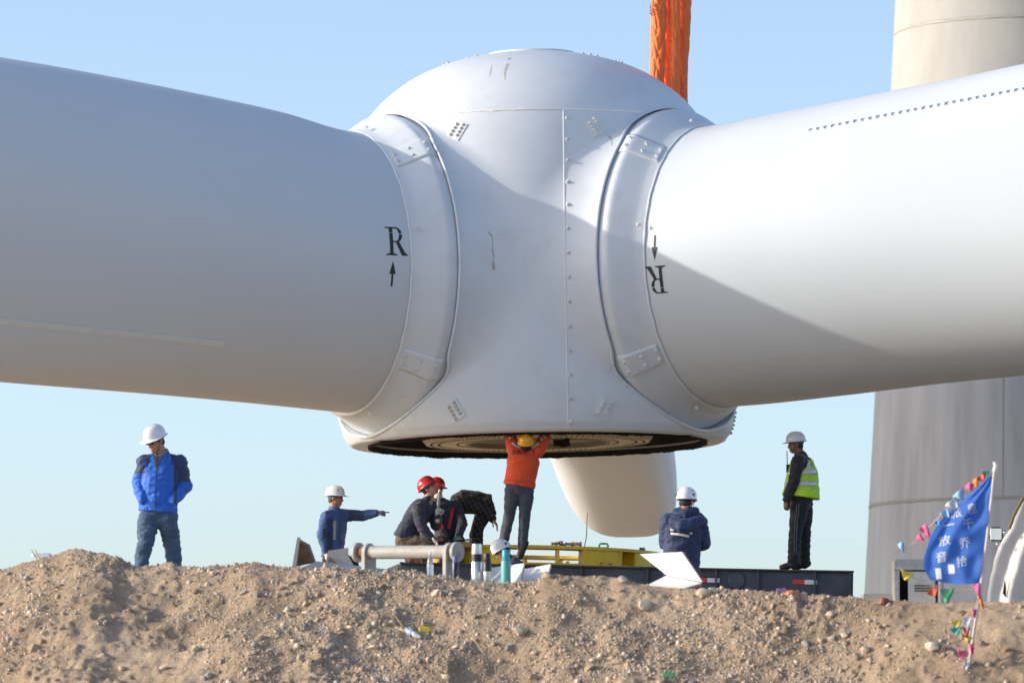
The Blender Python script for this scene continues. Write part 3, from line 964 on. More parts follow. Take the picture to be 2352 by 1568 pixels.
# letters R with arrows, stencilled on the blade roots
def flat_mark(k, name, polys, px, py, scale, flip, parent, m):
    (tc_, zc_) = on_blade(k, px, py)
    e1 = on_blade(k, px + 10, py)[0] - tc_
    sx = 1 if e1 > 0 else -1
    mb = MB()
    for poly in polys:
        bm = bmesh.new()
        vs_ = [bm.verts.new((x, y, 0)) for x, y in poly]
        bm.faces.new(vs_)
        bmesh.ops.triangulate(bm, faces=bm.faces)
        for _ in range(2):
            long_ = [e for e in bm.edges if e.calc_length() > 0.12]
            if long_: bmesh.ops.subdivide_edges(bm, edges=long_, cuts=1)
            bmesh.ops.triangulate(bm, faces=bm.faces)
        bm.verts.index_update()
        vv = []
        for v in bm.verts:
            x, y = v.co.x * scale, v.co.y * scale
            if flip: x, y = -x, -y
            vv.append(blade_point(k, tc_ + sx * x / 0.9, zc_ + y, 0.004))
        mb.add(vv, [[q.index for q in f.verts] for f in bm.faces]); bm.free()
    return mb.build(name, m, parent, smooth=None)
def arc(cx, cy, rx, ry, a0, a1, n=14): return [(cx + rx * math.cos(rad(a0 + (a1 - a0) * i / n)), cy + ry * math.sin(rad(a0 + (a1 - a0) * i / n))) for i in range(n + 1)]
R_polys = [[(-.17, -.5), (-.05, -.5), (-.05, .29), (-.17, .29)], [(-.17, .31), (-.05, .31), (-.05, .5), (-.17, .5)],
           [(-.32, -.5), (.09, -.5), (.09, -.47), (-.02, -.44), (-.05, -.42), (-.17, -.42), (-.22, -.45), (-.32, -.47)],
           [(-.33, .5), (-.17, .5), (-.17, .42), (-.2, .45), (-.33, .47)],
           [(-.05, .5)] + arc(.06, .23, .22, .27, 90, 12, 10) + arc(.06, .23, .11, .22, 12, 90, 10)[0:] + [(-.05, .45)],
           arc(.06, .23, .22, .27, 5, -90, 12) + [(-.05, -.04), (-.05, .01)] + arc(.06, .23, .11, .22, -90, 5, 12),
           [(.03, .0), (.14, .02), (.36, -.40), (.46, -.47), (.46, -.5), (.24, -.5)]]
A_polys = [[(-.035, -.5), (.035, -.5), (.04, .0), (-.03, .0)], [(-.12, -.02), (.13, -.02), (.012, .5)]]
flat_mark(2, "letter_mark", R_polys, 906, 554, 0.385, False, BLADES[2], M_black)
flat_mark(2, "arrow_mark", A_polys, 901, 628, 0.34, False, BLADES[2], M_black)
flat_mark(1, "letter_mark", R_polys, 1512, 642, 0.365, True, BLADES[1], M_black)
flat_mark(1, "arrow_mark", A_polys, 1504, 569, 0.335, True, BLADES[1], M_black)
# dirt stains on the hub
M_stain = mat("brown smear", (0.50, 0.46, 0.39), 0.8, var=0.3, vscale=20, alpha=0.5)
def smear(pts, wid):
    m = MB(); v_, f_ = [], []
    for i, (px, py) in enumerate(pts):
        p, n = on_shell(px, py, 0.003)
        q, _ = on_shell(px + 6, py, 0.003)
        r_ = (q - p).normalized(); w_ = wid[i]
        v_ += [p - r_ * w_, p + r_ * w_]
    for i in range(len(pts) - 1): f_.append((2 * i, 2 * i + 1, 2 * i + 3, 2 * i + 2))
    m.add(v_, f_); m.build("dirt_smear", M_stain, rotor, smooth=None)
smear([(1122, 532), (1126, 538), (1131, 545), (1132, 560), (1131, 575), (1134, 588), (1132, 600), (1133, 607), (1134, 620)], [.008, .018, .008, .006, .010, .008, .007, .02, .022])
smear([(1394, 310), (1400, 315), (1405, 325), (1406, 335)], [.006, .016, .014, .006])
smear([(1172, 122), (1170, 135), (1166, 150), (1160, 165), (1160, 185)], [.02, .03, .024, .02, .006])
smear([(1130, 150), (1127, 165), (1124, 178)], [.006, .012, .004])

# ------------------------------------------------------------------ concrete tower, plus an unseen one added for its shadow
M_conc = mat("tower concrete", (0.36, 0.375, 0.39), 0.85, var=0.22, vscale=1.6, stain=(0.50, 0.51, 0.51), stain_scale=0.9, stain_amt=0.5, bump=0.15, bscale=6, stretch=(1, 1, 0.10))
M_conc_lit = mat("sunlit tower concrete", (0.455, 0.45, 0.42), 0.85, var=0.10, vscale=1.2, stain=(0.37, 0.365, 0.335), stain_scale=0.6, stain_amt=0.5, bump=0.15, bscale=6, stretch=(1, 1, 0.3))  # paler, warmer copy of the tower concrete: sunlight put into the colour
M_joint = mat("concrete joint", (0.33, 0.32, 0.30), 0.9, bump=0.5, bscale=20)
M_grout = mat("grout pale", (0.56, 0.55, 0.51), 0.9, bump=0.6, bscale=20)
def tower(x, y, z0, r0, taper, joints, name, label, top):
    t = empty(name, (x, y, z0), label, "tower")
    zz = [0.0] + [j for j in joints] + [top]
    for i in range(len(zz) - 1):
        a, b = zz[i], zz[i + 1]
        m = MB(); m.lathe([(r0 - taper * a - .03, a + .015), (r0 - taper * a, a + .05), (r0 - taper * b, b - .05), (r0 - taper * b - .03, b - .015)], 120)
        if i == len(zz) - 2: m.lathe([(r0 - taper * b - .03, b - .015), (0, b)], 120)
        m.build("tower_segment", M_conc if i < 3 else M_conc_lit, t, smooth=30)  # upper segments take the copy with sunlight painted in, lower ones stay darker
        # vertical joints of the half shells
        v = MB()
        for q0 in (247 + 9 * i, 67 + 9 * i):
            q = rad(q0)
            v.tube([((r0 - taper * s_ + .001) * math.cos(q), (r0 - taper * s_ + .001) * math.sin(q), s_) for s_ in np.linspace(a + .06, b - .06, 8)], 0.018, 5)
        v.build("vertical_joint", M_joint, t)
    for j in joints:
        m = MB()
        pts = []
        for q in np.linspace(0, 2 * math.pi, 260, endpoint=False):
            n = noise.noise(Vector((math.cos(q) * 14, math.sin(q) * 14, j)))
            pts.append(((r0 - taper * j - .01) * math.cos(q), (r0 - taper * j - .01) * math.sin(q), j + 0.02 * n))
        m.tube(pts, [0.025 + 0.022 * abs(noise.noise(Vector(p) * 4)) for p in pts], 6, closed=True)
        m.build("ring_joint", M_grout if j > 6 else M_joint, t)
    return t
TWY = 70.0
_s = FOC / (TWY - CAMP.y)
PLAT = 4.65
tw_c = W(2362, 1365, TWY)
z_base = PLAT
rb = (2362 - 1986) / _s
tap = (2067 - 1988) / 1365 * 1.0
j1 = W(2352, 1143, TWY - 4).z - z_base; j2 = W(2352, 30, TWY - 4).z - z_base
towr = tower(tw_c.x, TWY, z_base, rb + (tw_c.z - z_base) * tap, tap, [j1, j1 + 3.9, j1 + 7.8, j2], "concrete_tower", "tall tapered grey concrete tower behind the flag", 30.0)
L_ = 37.0
tower(tw_c.x - L_ * math.cos(rad(SUN_FRONT)) - 0.3, TWY - L_ * math.sin(rad(SUN_FRONT)), z_base, 4.9, 0.01, [3.9, 7.8, 11.7, 15.6, 19.5], "concrete_tower", "unseen half built concrete tower, added to throw shade on the other tower", 23.5)  # invented shade caster, left of the frame, darkens the lower tower
# anchor holes
ah = MB()
for px in (2118, 2126, 2134):
    p = W(px, 1180, TWY - 4.3)
    q = math.atan2(p.y - TWY, p.x - tw_c.x); r_ = rb + (tw_c.z - p.z) * tap
    ah.ball((tw_c.x + r_ * math.cos(q), TWY + r_ * math.sin(q), p.z), .04, .04, .04)
h_o = ah.build("anchor_hole", M_dark, None)
h_o.parent = towr; h_o.location = -towr.location

# ------------------------------------------------------------------ lifting slings
def sling(name, path, wid, label, seed, dep=0.9):
    pts = []
    n = 260
    xs = pchip([p[1] for p in path], [p[0] for p in path])
    Ys = pchip([p[1] for p in path], [p[2] for p in path])
    ws = pchip([p[1] for p in path], wid)
    y0, y1 = path[0][1], path[-1][1]
    m = MB(); vs_, fs_ = [], []
    seg = 56
    for i in range(n):
        py = y0 + (y1 - y0) * i / (n - 1)
        c = W(float(xs(py)), py, float(Ys(py))); w_ = float(ws(py)) / 165.0
        for k in range(seg):
            q = 2 * math.pi * k / seg
            p = Vector((math.cos(q) * w_, math.sin(q) * w_ * dep, 0))
            zz = c.z * 1.0
            f = 1 + 0.09 * noise.noise(Vector((math.cos(q) * 1.1 + seed, math.sin(q) * 1.1, zz * 1.6)))
            cr_ = noise.noise(Vector((q * 1.3 + zz * 1.7 + seed * 5, zz * 2.6, seed)))
            f -= 0.17 * max(0.0, 1 - abs(cr_) * 5.0)
            cr_ = noise.noise(Vector((q * 1.9 - zz * 2.3, zz * 5.0, seed + 7)))
            f -= 0.08 * max(0.0, 1 - abs(cr_) * 5.0)
            vs_.append(c + p * f)
    for i in range(n - 1):
        for k in range(seg):
            k2 = (k + 1) % seg
            fs_.append((i * seg + k, i * seg + k2, (i + 1) * seg + k2, (i + 1) * seg + k))
    fs_.append(tuple(range(seg))[::-1]); fs_.append(tuple((n - 1) * seg + k for k in range(seg)))
    m.add(vs_, fs_)
    base = W(path[-1][0], path[-1][1], path[-1][2])
    o = m.build(name, M_sling, None, smooth=70)
    o.data.transform(Matrix.Translation(-base)); o.location = base
    return setp(o, label, "sling", "orange lifting slings")
SL = []
SL.append(sling("lifting_sling", [(1515, -400, 1.3), (1513, 0, 1.3), (1512, 120, 1.3), (1508, 200, 1.3), (1512, 290, 1.25)], [19.5, 19.5, 18.5, 17.5, 15], "flat orange lifting sling with printed letters, nearest the nose apex", 1.0))
SL.append(sling("lifting_sling", [(1534, -400, 1.62), (1532, 0, 1.62), (1530, 120, 1.62), (1528, 290, 1.55)], [10, 10, 11, 10], "narrow orange sling half hidden in the shadow gap of the bundle", 2.0))
SL.append(sling("lifting_sling", [(1550, -400, 1.3), (1549, 0, 1.3), (1549, 120, 1.3), (1548, 200, 1.3), (1556, 300, 1.25)], [13.5, 13.5, 14, 14, 13], "puckered orange sling in the middle of the hanging bundle", 3.0))
SL.append(sling("lifting_sling", [(1575, -400, 1.45), (1574, 0, 1.45), (1570, 100, 1.45), (1567, 160, 1.45), (1569, 240, 1.4), (1575, 320, 1.35)], [15.5, 15, 14.5, 13.5, 12.5, 11], "puckered orange sling at the sky side of the bundle", 4.0))

def text_mesh(s, size, extrude=0.0, align='CENTER', bold=0.0):
    cu = bpy.data.curves.new("txt", 'FONT'); cu.body = s; cu.size = size; cu.align_x = align; cu.align_y = 'CENTER'; cu.extrude = extrude; cu.offset = bold; cu.resolution_u = 3
    o = bpy.data.objects.new("txt", cu); COL.objects.link(o)
    dg = bpy.context.evaluated_depsgraph_get()
    me = bpy.data.meshes.new_from_object(o.evaluated_get(dg))
    bpy.data.objects.remove(o); bpy.data.curves.remove(cu)
    return me
def wrap_text(name, s, size, target, origin, right, up, nrm, m, parent, off=0.004, bold=0.0, cuts=1):
    """Print a text on the mesh object target: laid out in the plane origin/right/up, pushed on to the surface along -nrm."""
    me = text_mesh(s, size, bold=bold)
    bm = bmesh.new(); bm.from_mesh(me)
    bmesh.ops.triangulate(bm, faces=bm.faces)
    lim = size * 0.35
    long_ = [e for e in bm.edges if e.calc_length() > lim]
    if long_: bmesh.ops.subdivide_edges(bm, edges=long_, cuts=2); bmesh.ops.triangulate(bm, faces=bm.faces)
    dg = bpy.context.evaluated_depsgraph_get()
    bvh = BVHTree.FromObject(target, dg)
    Mi = target.matrix_world.inverted() if target.parent is None else Matrix.Identity(4)
    right, up, nrm = Vector(right).normalized(), Vector(up).normalized(), Vector(nrm).normalized()
    for v in bm.verts:
        p = Vector(origin) + right * v.co.x + up * v.co.y
        hit = bvh.ray_cast(p + nrm * 0.6, -nrm, 1.6)
        v.co = (hit[0] + nrm * off) if hit[0] is not None else p
    bm.to_mesh(me); bm.free()
    return link(name, me, parent, m)
def local(o, p): return Vector(p) - o.location
p = W(1499, 18, 1.0)
wrap_text("printed_letters", "WEL", 0.095, SL[0], local(SL[0], p), (0.1, 0, 1), (-1, 0, .1), (0, -1, 0), mat("sling print", (.30, .09, .04), .8), SL[0], off=.006)

# ------------------------------------------------------------------ trailer
M_trail = mat("trailer steel blue grey", (0.055, 0.070, 0.095), 0.6, var=0.25, vscale=3, stain=(0.20, 0.10, 0.045), stain_scale=5, stain_amt=0.5, bump=0.15, bscale=12)
M_trail2 = mat("trailer edge rust", (0.10, 0.085, 0.075), 0.75, var=0.3, vscale=8, stain=(0.22, 0.12, 0.06), stain_scale=9, stain_amt=0.7)
M_red = mat("reflector red", (0.62, 0.035, 0.03), 0.35)
M_white = mat("reflector white", (0.75, 0.75, 0.74), 0.35)
M_rubber = mat("tyre rubber", (0.02, 0.02, 0.021), 0.85)
M_rim = mat("wheel rim", (0.25, 0.25, 0.26), 0.5, metal=.6)
TR_O = W(1240, 1296, -1.9)
trailer = empty("low_bed_trailer", (TR_O.x, TR_O.y, PLAT), "dark blue grey steel trailer carrying the yellow ring frame", "trailer")
trailer.rotation_euler = (0, rad(1.25), rad(-3))
DH = TR_O.z - PLAT
X0, X1 = -1.93, 4.24
def tbox(name, x0, x1, y0, y1, z0, z1, m, parent=None, bev=0.008):
    b = MB(); b.box(((x0 + x1) / 2, (y0 + y1) / 2, (z0 + z1) / 2), (x1 - x0, y1 - y0, z1 - z0), bevel=bev)
    return b.build(name, m, parent or trailer, smooth=30)
tbox("deck_plate", X0, X1, 0.02, 2.95, DH - 0.03, DH - 0.003, M_trail2)
tbox("top_flange", X0, X1 + .01, -0.02, 0.14, DH - 0.022, DH, M_trail)
tbox("side_web", X0, X1, 0.05, 0.075, DH - 0.46, DH - 0.03, M_trail)
tbox("bottom_flange", X0, X1, -0.015, 0.14, DH - 0.485, DH - 0.46, M_trail)
tbox("side_web", X0, X1, 2.90, 2.925, DH - 0.46, DH - 0.03, M_trail)
tbox("end_beam", X1 - .03, X1, 0.09, 2.88, DH - 0.44, DH - 0.04, M_trail)
tbox("end_beam", X0, X0 + .03, 0.09, 2.88, DH - 0.44, DH - 0.04, M_trail)
for xx in (-1.2, -0.4, 0.55, 1.45, 2.38, 2.95, 3.72, 4.2):
    tbox("stiffener", xx - .012, xx + .012, -0.005, 0.05, DH - 0.455, DH - 0.026, M_trail, bev=.002)
c_ = MB(); c_.lathe([(0, 0.0), (.105, 0.0), (.118, -.01), (.118, -.05)], 28, Matrix.Translation((2.66, .02, DH - .16)) @ Matrix.Rotation(rad(90), 4, 'X') )
c_.build("round_cover", M_trail, trailer, smooth=30)
for xx in (2.10, 3.42):
    r0 = tbox("reflector", xx, xx + .16, 0.035, 0.048, DH - .195, DH - .135, M_red, bev=.001)
    tbox("reflector", xx + .162, xx + .33, 0.035, 0.048, DH - .195, DH - .135, M_white, bev=.001)
# sloping loading tongue at the left end
tg = MB(); tg.prism([(X0 - .02, .1, DH - .30), (X0 - .02, .1, DH - .02), (X0 - .42, .1, DH - .20), (X0 - .42, .1, DH - .30)], (0, 1.2, 0))
tg.build("loading_tongue", mat("worn pale steel", (.33, .32, .30), .7, var=.2, vscale=9, stain=(.25, .15, .08), stain_scale=7), trailer, smooth=20)
for xx in (0.4, 1.3, 2.2, 3.1):
    for yy in (0.45, 2.5):
        w_ = empty("wheel"); w_.parent = trailer; w_.location = (xx, yy, 0.28); w_.rotation_euler = (rad(90), 0, 0)
        t = MB(); t.lathe([(.17, -.1), (.26, -.1), (.28, -.06), (.28, .06), (.26, .1), (.17, .1)], 28); t.build("tyre", M_rubber, w_)
        t = MB(); t.lathe([(0, .03), (.06, .05), (.10, .02), (.17, .08), (.175, -.08), (0, -.06)], 24); t.build("rim", M_rim, w_)

# ------------------------------------------------------------------ yellow ring frame on the trailer
M_yel = mat("yellow paint", (0.86, 0.55, 0.012), 0.42, var=0.06, vscale=6, stain=(.40, .25, .05), stain_scale=9, stain_amt=.35, bump=.05, bscale=20)
RO, RI, RH_ = 1.655, 1.18, 0.262
ring = empty("yellow_ring_frame", (0, 0, 0), "yellow steel ring frame bolted on the trailer under the hub", "ring frame")
RC = W(1246, 1293, -1.9 + 0.06 + RO)
ring.location = (RC.x, RC.y, PLAT + DH + 0.006 - 0.0)
ring.rotation_euler = (0, rad(1.25), 0)
RTOP = RH_
def annulus(name, r0, r1, z0, z1, a0=0, a1=2 * math.pi, m=None, seg=96):
    b = MB(); full = abs(a1 - a0 - 2 * math.pi) < 1e-6
    b.lathe([(r0, z0), (r1, z0), (r1, z1), (r0, z1), (r0, z0)], seg, None, 0, a0, a1)
    if not full:
        for a_ in (a0, a1):
            b.add([(r0 * math.cos(a_), r0 * math.sin(a_), z0), (r1 * math.cos(a_), r1 * math.sin(a_), z0), (r1 * math.cos(a_), r1 * math.sin(a_), z1), (r0 * math.cos(a_), r0 * math.sin(a_), z1)], [(0, 1, 2, 3)])
    return b.build(name, m or M_yel, ring, smooth=30)
annulus("top_plate", RI, RO, RTOP - 0.042, RTOP)
annulus("bottom_plate", RI, RO + 0.01, 0.0, 0.026)
def ang(px): return math.asin(max(-1, min(1, (px - 1246) / 168.5 / RO))) - math.pi / 2
for a, b in ((1030, 1165), (1338, 1432), (1462, 1522)):
    annulus("outer_wall", RO - .05, RO - .03, 0.028, RTOP - 0.044, ang(a), ang(b), seg=20)
annulus("inner_wall", RI + .02, RI + .04, 0.028, RTOP - 0.044, rad(-60), rad(10), seg=20)
annulus("inner_wall", RI + .02, RI + .04, 0.028, RTOP - 0.044, rad(170), rad(235), seg=20)
for px in (1020, 1100, 1281, 1345, 1385, 1428, 1466, 1505):
    a_ = ang(px); c_, s_ = math.cos(a_), math.sin(a_)
    b = MB(); b.box((c_ * (RO - .14), s_ * (RO - .14), RTOP / 2 - .008), (.24, .03, RTOP - .075), Matrix.Rotation(a_, 3, 'Z'), bevel=.004)
    b.build("rib", M_yel, ring, smooth=30)
for q in range(8):
    a_ = rad(20 + q * 20); c_, s_ = math.cos(a_), math.sin(a_)
    b = MB(); b.box((c_ * (RO - .2), s_ * (RO - .2), RTOP / 2 - .008), (.3, .03, RTOP - .075), Matrix.Rotation(a_, 3, 'Z'), bevel=.004)
    b.build("rib", M_yel, ring, smooth=30)
for px in (1084, 1302, 1380, 1401):
    a_ = ang(px); rr_ = RO - (.02 if px > 1350 else -.0)
    b = MB(); b.lathe([(.024, 0), (.024, .012), (.012, .02), (0, .02)], 10, Matrix.Translation((math.cos(a_) * (RO - .0), math.sin(a_) * (RO - .0), .03)) )
    b.build("red_cap", M_red, ring, smooth=30)
# things left lying on the ring
M_steel = mat("bright steel", (0.42, 0.43, 0.42), 0.38, metal=.75, var=.15, vscale=12)
M_green = mat("green plastic", (0.03, 0.30, 0.10), 0.4)
def ring_pt(px, rr, dz=0.0):
    a_ = math.asin(max(-1, min(1, (px - 1246) / 168.5 / rr))) - math.pi / 2
    return ring.matrix_basis @ Vector((math.cos(a_) * rr, math.sin(a_) * rr, RTOP + dz))
bpy.context.view_layer.update()
def rod(px0, px1, r, m, label, tip=None, rr=1.5, name="steel_bolt", cat="bolt"):
    a, b = ring_pt(px0, rr, r + .003), ring_pt(px1, rr - .02, r + .003)
    d = (b - a); L = d.length
    Mx = d.to_track_quat('Z', 'Y').to_matrix().to_4x4()
    t = empty(name, a, label, cat, "loose parts on the yellow ring")
    q = MB(); q.lathe([(0, 0), (r * .8, 0), (r * .8, .012), (r * .62, .014), (r * .62, L * .7), (0, L * .7)], 14, Mx); q.build("shank", m, t)
    q = MB(); q.lathe([(0, L * .7), (r * 1.0, L * .7), (r, L * .96), (r * .85, L), (0, L)], 14, Mx); q.build("head", tip or m, t)
rod(1264, 1278, .028, M_steel, "short steel bolt beside the standing worker's boot", mat("wood pale", (.45, .25, .16), .7))
rod(1282, 1288, .038, M_steel, "stubby thick steel nut standing on the yellow ring")
rod(1288, 1297, .022, M_steel, "small steel bolt lying between the thick nut and the long bolts", rr=1.45)
rod(1296, 1316, .030, mat("zinc grey", (.30, .33, .31), .45, metal=.5), "long zinc bolt lying on the yellow ring", mat("brass", (.5, .32, .08), .4, metal=.6))
rod(1318, 1332, .036, M_steel, "pale steel bolt at the end of the row on the ring", rr=1.47)
rod(1472, 1480, .026, mat("navy plastic", (.02, .03, .08), .4), "small dark bolt near the falling edge of the ring", rr=1.5)
g = empty("green_shackle", ring_pt(1385, 1.45), "green handle lying on the yellow ring", "shackle")
q = MB(); q.tube([(-.055, 0, .0), (-.06, 0, .04), (-.045, 0, .062), (.045, 0, .062), (.06, 0, .04), (.055, 0, 0)], .014, 8); q.build("bow", M_green, g)
q = MB(); q.tube([(-.065, 0, .006), (.065, 0, .006)], .01, 8); q.build("pin", M_green, g)
# tag line: thin rope from ring up to the hanging blade
rp = MB(); a = ring_pt(1340, 1.0, 0.0); b = W(1352, 1177, a.y)
rp.tube([a + (b - a) * f + Vector((0.012 * math.sin(f * 5), 0, 0)) for f in np.linspace(0, 1, 14)], 0.007, 6)
o = rp.build("guide_rod", mat("straw rope", (.42, .30, .18), .9), None); o.data.transform(Matrix.Translation(-a)); o.location = a
setp(o, "thin rope coloured guide rod standing on the ring below the far blade", "rod")

# ------------------------------------------------------------------ people
M_skin = mat("skin", (0.42, 0.215, 0.135), 0.55, var=0.06, vscale=18, spec=0.35)
M_skin_red = mat("skin ruddy", (0.50, 0.26, 0.17), 0.5, var=0.06, vscale=18, spec=0.35)
M_hair = mat("hair black", (0.012, 0.011, 0.011), 0.6, bump=.5, bscale=90)
M_hairg = mat("hair grey", (0.09, 0.085, 0.08), 0.7, bump=.5, bscale=90)
M_eyew = mat("eye dark", (0.02, 0.015, 0.012), 0.25)
M_lens = mat("dark lenses", (0.01, 0.01, 0.012), 0.12)
M_hwhite = mat("helmet white", (0.80, 0.81, 0.83), 0.28, coat=.3, var=.02, vscale=6)
M_hred = mat("helmet red", (0.55, 0.012, 0.015), 0.25, coat=.5, var=.05, vscale=6)
M_hyel = mat("helmet yellow", (0.85, 0.42, 0.01), 0.35, coat=.3, var=.08, vscale=9, stain=(.45, .28, .06), stain_scale=12, stain_amt=.4)
M_strap = mat("grey strap", (0.13, 0.15, 0.18), 0.8)
M_kni = mat("boot leather dark", (0.035, 0.034, 0.033), 0.7, var=.3, vscale=15, stain=(.22, .18, .13), stain_scale=10, stain_amt=.6)
M_glove = mat("cotton glove", (0.55, 0.52, 0.46), 0.95, var=.12, vscale=30, bump=.3, bscale=120)
M_gloveg = mat("glove grey", (0.20, 0.20, 0.20), 0.95, var=.12, vscale=30)
M_sole = mat("boot sole", (0.02, .02, .02), .9)
M_retro = mat("reflective tape", (0.66, 0.67, 0.68), 0.35, metal=.2)

def remesh_obj(name, mb, voxel, mats, parent, smooth_it=6, folds=0.0, fold_scale=9.0, seed=0.0, paint=None, fold_dir=None, sharp=None):
    me = mb.mesh(name, None)
    bm = bmesh.new(); bm.from_mesh(me); bmesh.ops.recalc_face_normals(bm, faces=bm.faces); bm.to_mesh(me); bm.free()
    o = bpy.data.objects.new(name, me); COL.objects.link(o)
    r = o.modifiers.new("r", 'REMESH'); r.mode = 'VOXEL'; r.voxel_size = voxel; r.adaptivity = 0.0
    s = o.modifiers.new("s", 'SMOOTH'); s.factor = 0.5; s.iterations = smooth_it
    dg = bpy.context.evaluated_depsgraph_get(); dg.update()
    nm = bpy.data.meshes.new_from_object(o.evaluated_get(dg))
    bpy.data.objects.remove(o); bpy.data.meshes.remove(me)
    nm.name = name
    n = len(nm.vertices)
    co = np.empty(n * 3, np.float32); nm.vertices.foreach_get("co", co); co = co.reshape(-1, 3).astype(float)
    if folds > 0:
        no = np.empty(n * 3, np.float32); nm.vertex_normals.foreach_get("vector", no); no = no.reshape(-1, 3).astype(float)
        P = co * fold_scale
        wx = vnoise(P[:, 0] * .6 + 3 + seed, P[:, 1] * .6, P[:, 2] * .6, 3) * 1.3
        a = vnoise(P[:, 0] * .8 + wx + seed, P[:, 1] * .8, P[:, 2] * 1.7 + wx, 11)
        b = vnoise(P[:, 0] * 1.9 + wx * 1.5, P[:, 1] * 1.9 + seed, P[:, 2] * 2.6, 13)
        c2 = vnoise(P[:, 0] * 2.6 + wx * 2.2 + seed, P[:, 1] * 2.6, P[:, 2] * 3.4 - wx * 1.4, 17)
        d = folds * 1.0 * ((1 - np.abs(a) * 2.2) * .60 + b * .25 + (1 - np.abs(c2) * 2.4) * .34)
        co = co + no * d[:, None]
        nm.vertices.foreach_set("co", co.astype(np.float32).ravel())
    if paint is not None:
        npoly = len(nm.polygons)
        cc = np.empty(npoly * 3, np.float32); nm.polygons.foreach_get("center", cc)
        nn = np.empty(npoly * 3, np.float32); nm.polygons.foreach_get("normal", nn)
        nm.polygons.foreach_set("material_index", np.asarray(paint(cc.reshape(-1, 3), nn.reshape(-1, 3)), np.int32))
    shade(nm, sharp)
    nm.update()
    return link(name, nm, parent, mats)

def hand_mb(mb, wrist, d, palm, side, curl=35, point=False, grip=False, s=1.0, fat=1.0):
    """Palm, four fingers and a thumb. d = finger direction, palm = direction the palm faces, side = thumb side."""
    d = Vector(d).normalized(); palm = Vector(palm); palm = (palm - d * palm.dot(d)).normalized()
    lat = Vector(side); lat = (lat - d * lat.dot(d) - palm * lat.dot(palm)).normalized()
    w = Vector(wrist)
    mb.loft([w - d * .03 * s, w + d * .015 * s, w + d * .055 * s, w + d * .09 * s], [lat] * 4, [.027 * s * fat, .030 * s * fat, .041 * s * fat, .040 * s * fat], [.022 * s * fat, .019 * s * fat, .017 * s * fat, .014 * s * fat], 12)
    for i, (o_, L) in enumerate(((.030, .074), (.010, .084), (-.010, .078), (-.029, .060))):
        base = w + d * (.088 - abs(i - 1.2) * .004) * s + lat * o_ * s
        cu = curl if not (point and i > 0) else 82
        if point and i == 0: cu = 3
        cu += i * 4
        a = base; ang_ = 0
        for j, f in enumerate((.45, .32, .26)):
            ang_ += rad(cu) * (0.75 if j == 0 else 1.0)
            dr = (d * math.cos(ang_) + palm * math.sin(ang_) + lat * o_ * 1.6 * (0 if cu > 50 else 1)).normalized()
            b = a + dr * L * f * s
            mb.limb(a, b, (.0098 - j * .0008) * s * fat, (.0092 - j * .0010) * s * fat, 8)
            a = b
    tb = w + d * .025 * s + lat * .030 * s
    t1 = tb + (d * .55 + lat * .65 + palm * .45).normalized() * .042 * s
    t2 = t1 + (d * .85 + lat * (.0 if grip else .25) + palm * (.75 if grip else .35)).normalized() * .032 * s
    t3 = t2 + (d * .8 + palm * (.8 if grip else .3) - lat * (.3 if grip else 0)).normalized() * .024 * s
    mb.limb(tb, t1, .014 * s * fat, .0115 * s * fat, 8); mb.limb(t1, t2, .0112 * s * fat, .0102 * s * fat, 8); mb.limb(t2, t3, .0100 * s * fat, .0085 * s * fat, 8)
    mb.limb(w + lat * .012 * s, tb + d * .02, .018 * s * fat, .016 * s * fat, 8)

